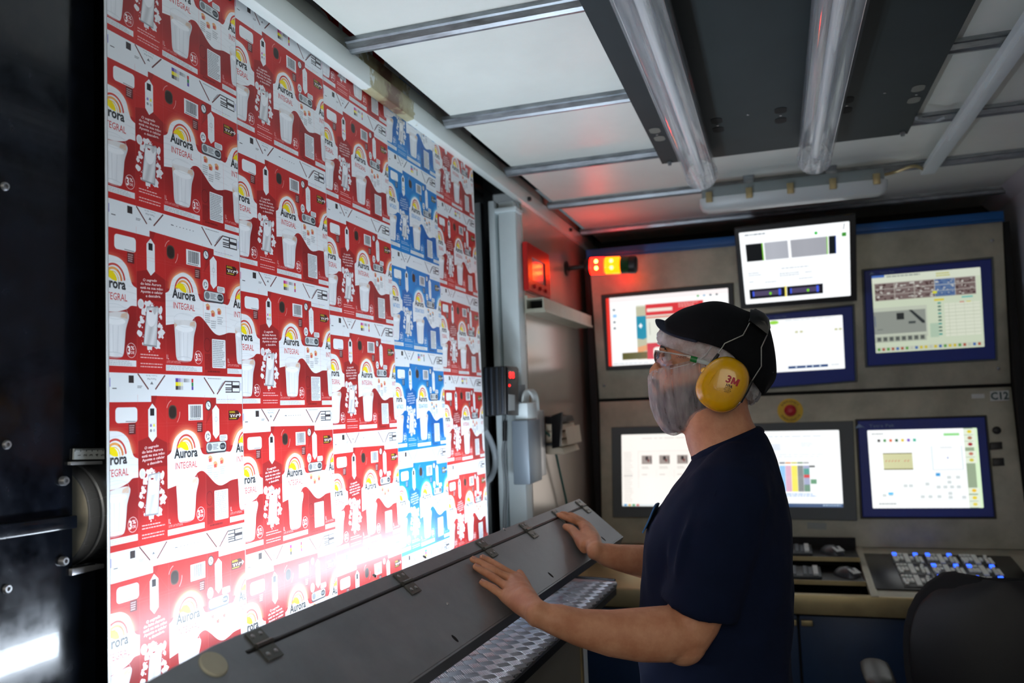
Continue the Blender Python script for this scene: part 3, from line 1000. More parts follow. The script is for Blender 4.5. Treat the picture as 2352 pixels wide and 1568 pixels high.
# ------------------------------------------------------------------ digital display unit, junction box, note rack, duct and red panel on the left wall
du = thing('display_unit', 'black ribbed display unit with red digits in front of the white post', 'display', RX(1150, 900, -.9))
pA, pB = V((-0.90, 2.60, 0)), None
a, b = RY(1109, 843, 2.60), RY(1162, 840, 2.60)
c_, d_ = RY(1163, 952, 2.60), RY(1113, 957, 2.60)
build('housing', MB().slab([a, b, c_, d_], (0, .13, 0)), M_BLACK, du, bevel=.004)
for k in range(4):
    t = .14 + k * .24
    p, q = a.lerp(b, t), d_.lerp(c_, t)
    build('cooling_rib', MB().obox((p + q) / 2 + V((0, -.003, 0)), (.004, 0, 0), (0, .005, 0), (q - p) * .48), mat('rib_grey', (38, 44, 52), .4) if k == 0 else bpy.data.materials['rib_grey'], du, bevel=.001)
xf = b.x + .001
fp = lambda px, py: RX(px, py, xf + .003)
fa = build('front_panel', MB().slab([RX(1164, 843, xf), RX(1188, 846, xf), RX(1189, 954, xf), RX(1165, 953, xf)], (.004, 0, 0)), M_BLACK, du, bevel=.001)
dw = [RX(1166, 850, xf + .0045), RX(1182, 852, xf + .0045), RX(1183, 872, xf + .0045), RX(1166, 870, xf + .0045)]
build('digit_window', MB().slab(dw, (.001, 0, 0)), mat('dark_red_window', (70, 6, 8), .2), fa)
lettering('digits', '88', sum(dw, V()) / 4 + V((.0015, 0, 0)), (0, 1, 0), (0, 0, 1), (dw[0].z - dw[3].z) * .72, M_LEDR, fa, w=(dw[1].y - dw[0].y) * .78, bold=.03)
build('indicator', MB().ball(RX(1170, 885, xf + .005), .004), M_LEDR, fa)
build('label', MB().slab([RX(1168, 905, xf + .0045), RX(1182, 907, xf + .0045), RX(1182, 942, xf + .0045), RX(1168, 943, xf + .0045)], (.001, 0, 0)), mat('grey_label', (150, 156, 156), .5), fa)
build('mount', MB().box((a.x + .05, 2.64, a.z - .15), (b.x - .02, 2.70, a.z - .01)).box((a.x + .05, 2.70, a.z - .12), (b.x - .02, 2.878, a.z - .06)), M_GREYD, du)
cb = thing('white_cable', 'thin pale cables hanging along the white post under the display unit', 'cable', RY(1160, 960, 2.86))
for offs in (0, 6):
    pts = [RY(x + offs, y, 2.862) for x, y in spline([(1157, 955), (1158, 1000), (1154, 1040), (1157, 1080), (1160, 1130), (1157, 1200), (1157, 1300)], 20)]
    build('cable', MB().tube(pts, .0035, 8), M_GREYC, cb)
build('plug', MB().tube([RY(1160, 968, 2.85), RY(1159, 1012, 2.85)], .008, 10), M_BLACK, cb)

jb = thing('junction_box', 'pale grey junction box with a white connector on the steel side wall', 'junction box', RX(1235, 1100, XL))
X2 = XL + .06
a, b, c_, d_ = RX(1212, 968, X2), RX(1243, 968, X2), RX(1245, 1102, X2), RX(1214, 1102, X2)
y0, y1 = a.y, RX(1258, 1000, X2).y
z1, z0 = RX(1243, 942, X2).z, c_.z
build('body', MB().box((XL, y0, z0), (X2, (y0 + y1) / 2 + .03, z1 - .03)), M_GREYD, jb, bevel=.004)
build('channel', MB().box((XL, (y0 + y1) / 2 + .032, z0 + .01), (X2 - .01, y1, z1)), M_ALU, jb, bevel=.003)
build('connector', MB().box((XL + .01, y0 + .02, z1 - .03), (X2 - .005, (y0 + y1) / 2 + .01, z1 + .03)), M_WHITE, jb, bevel=.004)
for k in range(4):
    ym = y0 + .04 + k * .02
    pts = [V((XL + .03, ym, z1 + .02)), V((XL + .035, ym + .005, z1 + .06)), V((XL + .04, ym + .04, z1 + .075)), V((XL + .045, ym + .08, z1 + .05)), V((XL + .045, ym + .09, z1 - .01))]
    build('lead', MB().tube([V(p) for p in spline(pts, 12)], .005, 8), M_LABEL, jb)
pts = [RX(x, y, XL + .025) for x, y in spline([(1250, 990), (1262, 1000), (1274, 1030), (1284, 1075), (1294, 1120), (1302, 1160), (1306, 1220)], 20)]
gc = tag(build('green_cable', MB().tube(pts, .005, 8), M_GREENC), 'thin green cable running down the steel wall from the junction box', 'cable')

nr = thing('note_rack', 'black wall rack holding leaning buff notepads and a white card', 'rack', RX(1300, 1030, XL))
q = [RX(1266, 955, XL + .05), RX(1290, 946, XL + .09), RX(1285, 1026, XL + .09), RX(1268, 1030, XL + .05)]
build('holder', MB().slab(q, (0, .03, 0)).box((XL, q[0].y + .02, q[2].z), (XL + .07, q[0].y + .28, q[2].z + .012)), M_BLACK, nr, bevel=.002)
for k in range(5):
    zk = q[1].z - .015 - k * .03
    yk = q[0].y + .04
    pad = MB().hexa([(XL + .01, yk + .015, zk - .03), (XL + .07 + .004 * k, yk, zk - .028), (XL + .07 + .004 * k, yk + .26, zk - .028), (XL + .01, yk + .26, zk - .03)],
                    [(XL + .01, yk + .015, zk), (XL + .06 + .004 * k, yk, zk - .005), (XL + .06 + .004 * k, yk + .26, zk - .005), (XL + .01, yk + .26, zk)])
    build('notepad', pad, M_PAPER if k else M_BLACK, nr, bevel=.001)
yk = q[0].y + .06
build('card', MB().slab([(XL + .095, yk, q[2].z), (XL + .095, yk + .24, q[2].z), (XL + .088, yk + .24, q[2].z + .07), (XL + .088, yk, q[2].z + .07)], (.001, 0, 0)), M_PAPER, nr, sm=False)

dt = thing('wall_duct', 'open-ended rectangular steel duct on the side wall under the red panel', 'duct', RX(1290, 740, XL))
y0, y1 = RX(1246, 700, XL + .07).y, RX(1356, 740, XL + .07).y
z1, z0 = RX(1268, 690, XL + .075).z, RX(1268, 716, XL + .075).z
E_ = [(XL + .002, z0), (XL + .075, z0), (XL + .075, z1), (XL + .002, z1)]
I_ = [(XL + .008, z0 + .005), (XL + .07, z0 + .005), (XL + .07, z1 - .005), (XL + .008, z1 - .005)]
build('casing', MB().ringframe([(x, y0, z) for x, z in E_], [(x, y0, z) for x, z in I_], (0, y1 - y0, 0)), M_STEEL_L, dt, sm=False)
build('partition', MB().box((XL + .008, y0 + .06, z0 + .005), (XL + .07, y0 + .065, z1 - .005)), M_DARK, dt)
build('lip', MB().box((XL, y0, z1), (XL + .012, y1, z1 + .012)).box((XL, y0, z0 - .010), (XL + .08, y1, z0)), M_STEEL_L, dt)

rp_ = thing('wall_panel', 'red framed operator panel with a grey screen on the steel side wall', 'operator panel', RX(1238, 680, XL))
o = [RX(1212, 557, XL + .02), RX(1262, 583, XL + .02), RX(1264, 684, XL + .02), RX(1213, 667, XL + .02)]
i = [RX(1223, 592, XL + .02), RX(1253, 607, XL + .02), RX(1253, 655, XL + .02), RX(1223, 643, XL + .02)]
y0, y1, z0, z1 = (o[0].y + o[3].y) / 2, (o[1].y + o[2].y) / 2, (o[2].z + o[3].z) / 2, (o[0].z + o[1].z) / 2
yi0, yi1, zi0, zi1 = (i[0].y + i[3].y) / 2, (i[1].y + i[2].y) / 2, (i[2].z + i[3].z) / 2, (i[0].z + i[1].z) / 2
OO = [(XL, y0, z1), (XL, y1, z1), (XL, y1, z0), (XL, y0, z0)]
II = [(XL, yi0, zi1), (XL, yi1, zi1), (XL, yi1, zi0), (XL, yi0, zi0)]
build('frame', MB().ringframe(OO, II, (.02, 0, 0)), M_REDP, rp_, bevel=.002, seg=1)
build('screen', MB().box((XL + .002, yi0, zi0), (XL + .014, yi1, zi1)), mat('dull_screen', (150, 152, 156), .15, .3), rp_)
for k in range(3):
    build('button', MB().lathe((XL + .02, y0 + (y1 - y0) * (.25 + .25 * k), (z0 + zi0) / 2), (1, 0, 0), [(.008, 0), (.008, .006), (.006, .008)], 12), M_REDP, rp_)

# signal lamp on its arm
sl = thing('signal_tower', 'lit red and amber signal lamp on a black arm from the side wall', 'signal lamp', RX(1297, 617, XL))
sp = RX(1300, 617, XL)
y_ = sp.y
at_ = lambda px: RY(px, 611 + (px - 1357) * -.035, y_)
c0 = at_(1357); c1 = at_(1463)
axd = (c1 - c0).normalized()
build('wall_flange', MB().lathe(sp, (1, 0, 0), [(.033, 0), (.034, .008), (.014, .014), (.012, .02)], 24), M_BLACK, sl)
build('arm', MB().tube([sp + V((.01, 0, 0)), c0 - axd * .03], .0105, 14), M_BLACK, sl)
R_ = .0395
pos = lambda px: c0 + axd * ((at_(px) - c0).dot(axd))
build('socket', MB().lathe(pos(1346), axd, [(.016, -.005), (.03, .004), (R_, .010), (R_, (pos(1357) - pos(1346)).length)], 28), M_BLACK, sl)
for nm, a, b, m_ in (('red_lens', 1357, 1389, M_BEAC_R), ('amber_lens', 1391, 1424, M_BEAC_A), ('green_lens', 1426, 1447, mat('dark_green_lens', (20, 70, 34), .2))):
    L_ = (pos(b) - pos(a)).length
    prof = [(R_ - .004, 0)] + [(R_ - .0012 * (k % 2), .003 + (L_ - .006) * k / 12) for k in range(13)] + [(R_ - .004, L_)]
    ls = build(nm, MB().lathe(pos(a), axd, prof, 28), m_, sl)
    if nm != 'green_lens':
        for zz in (.4, -.4):
            build('bulb', MB().ball(pos((a + b) / 2) + V((0, -R_ * .9, zz * R_ * .9)), .0085, sq=(1, .5, 1.2)), M_BULB, ls)
build('cap', MB().lathe(pos(1447), axd, [(R_, 0), (R_, (c1 - pos(1447)).length - .006), (R_ - .008, (c1 - pos(1447)).length)], 28), M_BLACK, sl)

# ------------------------------------------------------------------ under the ceiling
ZP = 2.335
pc = [RZ(x, y, ZP) for x, y in ((1525, 376), (2093, 306), (2222, 0), (1330, 0))]
y1 = (pc[0].y + pc[1].y) / 2
x0, x1 = (pc[0].x + pc[3].x) / 2 - .003, (pc[1].x + pc[2].x) / 2 + .003
cp = thing('lamp_plate', 'large dark grey mounting plate with oval slots under the ceiling', 'mounting plate', ((x0 + x1) / 2, y1 - .9, ZP))
bmp = MB().box((x0, .35, ZP), (x1, y1, ZP + .004))
build('plate', bmp, M_PLATE, cp, sm=False)
for px, py in ((1646, 278), (1650, 298), (1793, 254), (1793, 277), (1947, 230), (1943, 254), (2109, 203), (2099, 230), (1504, 300), (1515, 318)):
    p = RZ(px, py, ZP - .0006)
    mb = MB()
    r = .0165
    sl_ = .010
    ring = [p + V((r * math.cos(t), (sl_ if math.sin(t) > 0 else -sl_) + r * math.sin(t), 0)) for t in [math.pi * k / 10 + .01 for k in range(20)]]
    mb.slab(ring, (0, 0, -.0004))
    build('slot', mb, M_DARK if px not in (2109, 2099, 1504, 1515) else mat('slot_light', (110, 112, 104), .6), cp, sm=False)
for px, py in ((1648, 288), (1793, 265), (1945, 242), (2105, 217), (1509, 309), (1718, 263), (2032, 213)):
    build('pin', MB().lathe(RZ(px, py, ZP), (0, 0, -1), [(.0035, -.001), (.0035, .0015), (.002, .002)], 10), M_ALU, cp)
for px, py in ((1538, 372), (2073, 304)):
    build('corner_bolt', MB().lathe(RZ(px, py, ZP), (0, 0, -1), [(.009, 0), (.009, .004), (.006, .005), (.006, .012)], 6), M_GALV, cp)
for (ax_, ay_), lab in (((1611, 400), 'lamp tube nearer the printed web under the dark plate, clear acrylic cover'), ((1871, 362), 'lamp tube under the middle of the dark plate, clear acrylic cover')):
    z_ = ZP - .060
    e_ = RZ(ax_, ay_, z_)
    xx = e_.x
    t = thing('tube_lamp', lab, 'lamp', (xx, e_.y - .9, ZP), group='tube lamps under the dark plate')
    mb = MB()
    mb.tube([(xx, .3, z_), (xx, e_.y, z_)], .052, 36, caps=False)
    build('cover', mb, M_CLEAR, t, keep_open=True)
    arc = [(xx + .046 * math.cos(a), z_ + .046 * math.sin(a)) for a in [math.radians(-18 + 216 * k / 16) for k in range(17)]]
    arc2 = [(xx + .0445 * math.cos(a), z_ + .0445 * math.sin(a)) for a in [math.radians(198 - 216 * k / 16) for k in range(17)]]
    build('reflector', MB().loft([[V((x, y, z)) for x, z in arc + arc2] for y in [.3 + (e_.y - .31) * k / 24 for k in range(25)]]), M_REFL, t)
    build('bulb', MB().tube([(xx, .32, z_ + .004), (xx, e_.y - .03, z_ + .004)], .013, 16), M_TUBE, t)
    build('end_ring', MB().lathe((xx, e_.y - .004, z_), (0, 1, 0), [(.050, 0), (.0535, 0), (.0535, .006), (.050, .006)], 36), M_CLEAR, t)
    for yy in (.6, e_.y - .5):
        build('hanger', MB().box((xx - .02, yy, z_ + .045), (xx + .02, yy + .06, ZP - .0002)), M_GALV, t)

bx = [RZ(x, y, 2.335) for x, y in ((2115, 392), (2150, 397), (2140, 268), (2178, 268))]
xb0, xb1 = bx[0].x - .002, bx[0].x + .046
cl = thing('cable_channel', 'narrow white cable channel along the ceiling beside the dark plate', 'cable channel', (xb0, 2.0, 2.34))
build('channel', MB().box((xb0, .3, 2.318), (xb1, bx[0].y, 2.341)), M_WHITE, cl, bevel=.003)
build('cover_strip', MB().box((xb0 + .012, .3, 2.312), (xb1 - .004, bx[0].y - .45, 2.318)), M_WHITE, cl, bevel=.002)
pts = [RZ(x, y, 2.328) for x, y in spline([(2105, 272), (2130, 276), (2152, 276), (2172, 268)], 10)]
tag(build('ceiling_cable', MB().tube(pts, .006, 8), M_GREYC), 'short grey cable between dark plate and white cable channel', 'cable')
fl0, fl1 = RZ(1612, 462, 2.30), RZ(2030, 408, 2.30)
yF = (fl0.y + fl1.y) / 2
xF0, xF1 = RY(1607, 460, yF).x, RY(2036, 410, yF).x
ft = thing('batten_light', 'grey sealed batten light with clips, switched off, above the monitors', 'lamp', ((xF0 + xF1) / 2, yF, 2.34))
build('base', MB().loft([[V((x, yF - .055, 2.29)), V((x, yF + .055, 2.29)), V((x, yF + .045, 2.336)), V((x, yF - .045, 2.336))] for x in (xF0 + .012, xF1 - .012)]), mat('grey_batten', (130, 140, 140), .5), ft, bevel=.006)
mb = MB()
prof = [(-.056, 2.292), (-.052, 2.262), (-.030, 2.246), (.030, 2.246), (.052, 2.262), (.056, 2.292)]
rings = []
for x, k in ((xF0, .55), (xF0 + .008, .82), (xF0 + .03, 1), (xF1 - .03, 1), (xF1 - .008, .82), (xF1, .55)):
    rings.append([V((x, yF + y * k, 2.292 + (z - 2.292) * k)) for y, z in prof])
mb.loft(rings)
build('diffuser', mb, M_FROST, ft, ang=50)
for k in range(5):
    x = xF0 + .04 + (xF1 - xF0 - .08) * (k / 4)
    for s in (-1, 1):
        build('clip', MB().box((x - .012, yF + s * .058 - .005, 2.272), (x + .012, yF + s * .058 + .005, 2.312)), M_BRASS, ft, bevel=.002)
for k in (.28, .72):
    x = xF0 + (xF1 - xF0) * k
    build('bracket', MB().box((x - .02, yF - .02, 2.33), (x + .02, yF + .02, 2.372)), M_GALV, ft, bevel=.002)
pts = [V((xF1 - .02, yF, 2.315)), V((xF1 + .03, yF - .005, 2.322)), V((xF1 + .09, yF - .03, 2.33)), V((xb0 + .02, bx[0].y - .01, 2.328))]
tag(build('lamp_cable', MB().tube([V(p) for p in spline(pts, 14)], .006, 8), M_BRASS), 'brown cable from the batten light to the white cable channel', 'cable')

# ------------------------------------------------------------------ control console at the back
YC, ZB = 3.90, 1.53
nU = V((0, 1, .11)).normalized()
nL = V((0, 1, -.12)).normalized()
pB = V((0, YC, ZB))
PU = lambda x, y, off=0.0: RP(x, y, pB - nU * off, nU)
PL = lambda x, y, off=0.0: RP(x, y, pB - nL * off, nL)
con = thing('control_console', 'wide stainless control console with inset monitors under a blue top rail', 'console', (0.05, 4.0, 0))
U = [PU(1356, 592), PU(2304, 508), PU(2321, 881), PU(1374, 919)]
U[0].x = U[3].x = (U[0].x + U[3].x) / 2; U[1].x = U[2].x = (U[1].x + U[2].x) / 2
U[0].z = U[1].z = (U[0].z + U[1].z) / 2; U[0].y = U[1].y = YC - .11 * (U[0].z - ZB)
U[2].z = U[3].z = ZB + .008; U[2].y = U[3].y = YC
build('upper_panel', MB().slab(U, (0, .02, 0)), M_STEEL_L, con, bevel=.003)
xl, xr = U[3].x, U[2].x
zl = PL(2100, 1258).z
yl = YC - .12 * (ZB - zl)
build('lower_panel', MB().slab([(xl, YC - .001, ZB - .006), (xr, YC - .001, ZB - .006), (xr, yl, zl), (xl, yl, zl)], (0, .02, 0)), M_STEEL_L, con, bevel=.003)
build('blue_rail', MB().box((xl - .012, U[0].y - .012, U[0].z + .006), (xr + .004, U[0].y + .03, U[0].z + .040)), M_BLUE, con, bevel=.002)
build('rail_lip', MB().box((xl - .012, U[0].y - .016, U[0].z - .004), (xr + .004, U[0].y + .03, U[0].z + .004)), M_BLUE, con, bevel=.001)
build('carcass', MB().box((xl - .012, YC + .03, .0), (xr + .012, YB - .02, U[0].z + .02)), M_DARK, con, sm=False)
for xa, xb in ((xl - .03, xl - .004), (xr + .004, xr + .03)):
    build('side_seal', MB().box((xa, U[0].y + .02, .8), (xb, YB - .03, U[0].z)), M_DARK, con, sm=False)
for px, py in ((2279, 552), (2293, 846), (1388, 885)):
    build('panel_screw', MB().lathe(PU(px, py), -nU, [(.007, -.002), (.007, .003), (.004, .005)], 10), M_GALV, con)
# printed plates and the stop button
pz = lambda *q: [PL(x, y, .002) for x, y in q]
b_ = build('code_plate', MB().slab(pz((2274, 898), (2317, 896), (2318, 919), (2275, 921)), nL * .002), M_LABEL, con)
ctr = sum(pz((2274, 898), (2317, 896), (2318, 919), (2275, 921)), V()) / 4
exL = (PL(2317, 900) - PL(2275, 902)); exL = V((1, 0, 0)); eyL = V((0, nL.z * -1, nL.y)).normalized()
lettering('lettering', 'C12', ctr - nL * .001, exL, eyL, .030, mat('code_ink', (20, 60, 60), .6), b_, w=.066, bold=.03)
b_ = build('small_plate', MB().slab(pz((2231, 905), (2261, 904), (2262, 914), (2232, 915)), nL * .002), M_LABEL, con)
b_ = build('sticker', MB().slab(pz((1854, 1199), (1898, 1201), (1898, 1216), (1854, 1214)), nL * .002), mat('grey_sticker', (150, 156, 150), .6), con)
es = thing('stop_button', 'red mushroom stop button on a round yellow disc above the spreadsheet monitor', 'button', PL(1815, 943))
ec = PL(1815, 943)
build('disc', MB().lathe(ec, -nL, [(.0, .001), (.0545, .001), (.0545, .004), (.0, .004)], 36), M_YELL, es)
build('collar', MB().lathe(ec - nL * .004, -nL, [(.026, 0), (.026, .008), (.022, .010)], 24), M_RED, es)
build('knob', MB().lathe(ec - nL * .010, -nL, [(.012, 0), (.013, .010), (.022, .014), (.0225, .022), (.018, .027), (.008, .029)], 24), M_RED, es)
for s_, a0 in (('EMERGENCY', 1), ('EMERGENCIA', -1)):
    for k, ch in enumerate(s_):
        w = math.radians((90 - (k - (len(s_) - 1) / 2) * 13) if a0 == 1 else (270 + (k - (len(s_) - 1) / 2) * 13))
        d = exL * math.cos(w) + eyL * math.sin(w)
        lettering('letter', ch, ec - nL * .0046 + d * .042, (exL * math.sin(w) - eyL * math.cos(w)) * a0, d * a0, .010, M_INK, es)
for q in ([(2274, 1016), (2302, 1014), (2303, 1031), (2275, 1033)], [(2280, 1052), (2306, 1051), (2308, 1069), (2281, 1070)]):
    build('latch', MB().slab([PL(x, y, .008) for x, y in q], nL * .008), M_BLACK, con, bevel=.002)
build('key_lock', MB().lathe(PL(2289, 988), -nL, [(.016, 0), (.016, .006), (.010, .010)], 18), M_BLACK, con)


# monitors: pictures on lit screens
def screen_report():
    A = Art(420, 270, (252, 252, 252))
    A.rect(0, 0, .03, 1, (226, 50, 40)); A.rect(.03, 0, 1, .07, (250, 240, 240))
    A.rect(.03, .07, .25, 1, (250, 252, 253))
    for k, c in enumerate(((80, 90, 100), (40, 130, 220), (90, 96, 104), (90, 96, 104))):
        A.ell(.065, .18 + k * .09, .010, .014, c)
    A.rect(.055, .25, .085, .29, (150, 200, 250))
    for x, c in ((.76, (40, 160, 60)), (.81, (120, 170, 210)), (.86, (70, 90, 110)), (.91, (70, 80, 90))):
        A.ell(x, .075, .009, .013, c)
    A.rect(.25, .14, .80, .93, (224, 226, 214))
    A.rect(.25, .16, .33, .93, (190, 188, 160))
    A.poly([(.25, .30), (.33, .30), (.33, .62), (.30, .64), (.25, .62)], (20, 140, 170)); A.poly([(.265, .44), (.285, .40), (.30, .44), (.285, .48)], (240, 244, 246))
    A.poly([(.25, .75), (.33, .72), (.33, .80), (.25, .84)], (226, 160, 110)); A.rect(.25, .85, .33, .93, (214, 210, 190))
    A.rect(.33, .14, .80, .30, (214, 52, 58)); A.rect(.34, .20, .55, .25, (240, 226, 214)); A.lines_of_type(.60, .15, .79, .22, 3, (240, 190, 180), .8, seed=3)
    A.rect(.33, .32, .80, .34, (220, 120, 100)); A.rect(.47, .40, .56, .52, (120, 124, 120)); A.line(.36, .40, .36, .58, .004, (160, 160, 150))
    A.rect(.33, .70, .80, .93, (206, 52, 66)); A.rrect(.38, .76, .80, .93, .03, (238, 236, 228))
    A.rect(.12, .82, .33, .92, (110, 92, 40)); A.lines_of_type(.12, .83, .33, .91, 4, (60, 84, 50), .9, seed=5, fill=.98)
    A.lines_of_type(.04, .96, .40, .985, 1, (190, 196, 200), .8)
    return A.image('screen_report')


def screen_scan():
    A = Art(420, 280, (250, 253, 255))
    A.lines_of_type(.05, .03, .34, .06, 1, (90, 100, 110), .8, seed=2); A.ell(.70, .11, .014, .02, (40, 180, 60)); A.rect(.93, .14, .97, .19, (60, 140, 50))
    A.line(.955, .02, .945, .10, .006, (90, 94, 98))
    A.rect(.05, .17, .20, .41, (16, 18, 20)); A.rect(.20, .17, .212, .41, (120, 190, 60)); A.rect(.225, .17, .44, .41, lambda X, Y: np.stack([170 + 60 * X * 0 - 40 * np.abs(X - .3)] * 3, -1) + np.array([0, 3, 12]))
    A.rect(.465, .17, .79, .41, lambda X, Y: np.stack([158 - 20 * np.abs(X - .6)] * 3, -1) + np.array([0, 2, 10])); A.rect(.79, .17, .80, .41, (120, 190, 60)); A.rect(.81, .17, .875, .41, (14, 20, 24)); A.rect(.868, .17, .876, .41, (20, 60, 160))
    A.line(0, .48, 1, .49, .004, (214, 220, 226))
    for x0, y0, x1, n in ((.05, .56, .2, 2), (.36, .53, .66, 1), (.34, .60, .56, 2), (.58, .61, .68, 1), (.05, .68, .12, 1), (.2, .70, .33, 1), (.52, .69, .72, 1)):
        A.lines_of_type(x0, y0, x1, y0 + .03 * n, n, (176, 184, 192), .8, seed=int(x0 * 40))
    for x0, x1 in ((.045, .385), (.405, .745)):
        A.rect(x0, .80, x1, .935, (14, 14, 24)); A.rect(x0 + .03, .83, x1 - .03, .90, (74, 66, 96)); A.rect(x0 + .03, .83, x0 + .045, .90, (60, 90, 230)); A.rect(x1 - .06, .82, x1 - .04, .91, (60, 90, 230)); A.ell((x0 + x1) / 2 + .03, .875, .012, .02, (120, 210, 40))
    A.rect(.385, .79, .400, .94, (236, 220, 90))
    return A.image('screen_scan')


def screen_plain():
    A = Art(380, 260, (251, 253, 254))
    A.lines_of_type(.30, .02, .98, .04, 1, (170, 180, 190), .7); A.ell(.16, .05, .06, .035, (150, 214, 70))
    for x in (.42, .48, .90, .95):
        A.rect(x, .24, x + .035, .275, (196, 196, 150))
    for k in range(6):
        A.line(.2, .3 + k * .09, .98, .3 + k * .09, .002, (226, 232, 236), .8)
    for x in (.34, .6, .86):
        A.line(x, .22, x, .8, .002, (228, 234, 238), .8)
    A.rect(.32, .90, .80, .945, (24, 62, 118))
    for x in (.41, .53, .61, .70):
        A.rect(x, .905, x + .015, .94, (220, 232, 244))
    A.lines_of_type(.84, .90, .95, .93, 1, (170, 180, 190), .7)
    return A.image('screen_plain')


def screen_inspection():
    A = Art(460, 350, (220, 232, 206))
    A.rect(0, 0, 1, .10, (232, 240, 220)); A.rect(0, 0, .12, .03, (60, 110, 200)); A.lines_of_type(.14, .01, .5, .04, 1, (110, 120, 120), .7); A.lines_of_type(.60, .02, .74, .08, 2, (200, 196, 90), .8)
    A.rect(.02, .10, .955, .33, (196, 196, 180))
    r = random.Random(4)
    for k in range(5):
        x0 = .025 + k * .186
        A.rect(x0, .105, x0 + .182, .325, (128, 110, 108) if k != 3 else (96, 124, 168))
        for j in range(3):
            for i in range(10):
                x, y = x0 + r.uniform(0, .16), .11 + j * .074 + r.uniform(0, .05)
                A.rect(x, y, x + r.uniform(.006, .03), y + r.uniform(.008, .022), (70, 44, 44) if k != 3 and r.random() < .6 else (60, 90, 150) if k == 3 and r.random() < .5 else (222, 222, 214))
            A.line(x0, .105 + j * .074, x0 + .182, .105 + j * .074, .004, (226, 226, 216))
        A.rect(x0 + .182, .105, x0 + .186, .325, (230, 232, 220))
    A.rect(.56, .255, .60, .285, (230, 232, 60))
    A.rect(0, .42, .50, .82, (206, 214, 196)); A.rect(0, .47, .485, .76, (154, 160, 152))
    A.rect(.215, .50, .285, .585, (40, 44, 46)); A.poly([(.33, .47), (.36, .47), (.475, .62), (.475, .65), (.45, .645)], (48, 54, 56)); A.rect(.325, .615, .39, .645, (70, 78, 78)); A.line(.01, .52, .012, .66, .006, (70, 90, 130)); A.line(.03, .70, .08, .70, .004, (90, 96, 96))
    A.rect(0, .79, .485, .87, (190, 198, 180))
    for k in range(8):
        A.rect(.02 + k * .058, .80, .06 + k * .058, .855, (110, 116, 110)); A.rect(.035 + k * .058, .815, .045 + k * .058, .835, (50, 54, 54))
    A.rect(.57, .355, .66, .38, (232, 214, 60)); A.rect(.82, .345, .92, .365, (120, 200, 190)); A.rect(.86, .41, .90, .43, (226, 214, 60)); A.rect(.80, .41, .84, .43, (214, 90, 80))
    A.rect(.66, .42, .98, .84, (236, 242, 222))
    for k in range(9):
        A.line(.66, .45 + k * .044, .98, .45 + k * .044, .0025, (176, 188, 160))
    for x in (.70, .76, .84, .92):
        A.line(x, .42, x, .84, .0022, (196, 206, 180))
    for k in range(10):
        A.rect(.60, .40 + k * .044, .63, .42 + k * .044, (70, 110, 100) if k % 3 else (60, 160, 150))
    A.rect(.52, .66, .60, .84, (190, 214, 190))
    A.rect(0, .93, 1, .985, (214, 222, 200))
    for k in range(22):
        A.rect(.02 + k * .044, .94, .045 + k * .044, .975, r.choice(((90, 160, 70), (70, 110, 180), (220, 200, 60), (180, 90, 70), (200, 206, 190))))
    return A.image('screen_inspection')


def screen_gallery():
    A = Art(420, 280, (252, 247, 240))
    A.lines_of_type(.20, .05, .95, .07, 1, (206, 202, 198), .7, seed=2); A.rect(.16, .24, 1, .6, (250, 245, 238)); A.line(.16, .24, 1, .24, .002, (214, 208, 202)); A.line(.16, .24, .16, .75, .002, (214, 208, 202))
    A.lines_of_type(.02, .24, .12, .95, 24, (216, 210, 204), .6, seed=5); A.lines_of_type(.02, .57, .12, .59, 1, (150, 146, 142), .7)
    for k in range(4):
        x = .195 + k * .17
        A.rect(x, .30, x + .10, .42, (158, 146, 140)); A.ell(x + .05, .34, .015, .03, (50, 44, 44)); A.ell(x + .065, .37, .012, .02, (120, 70, 66)); A.line(x + .085, .32, x + .095, .40, .008, (70, 64, 66))
        A.lines_of_type(x, .45, x + .09, .49, 2, (196, 190, 184), .7, seed=k); A.lines_of_type(x, .555, x + .06, .575, 1, (170, 164, 158), .7)
        A.line(x - .03, .5, x - .03, .62, .002, (224, 218, 212))
    A.rect(0, .965, 1, 1, (226, 232, 232))
    for k, c in enumerate(((40, 140, 200), (220, 170, 60), (60, 160, 90), (200, 90, 80))):
        A.rect(.02 + k * .04, .972, .045 + k * .04, .995, c)
    return A.image('screen_gallery')


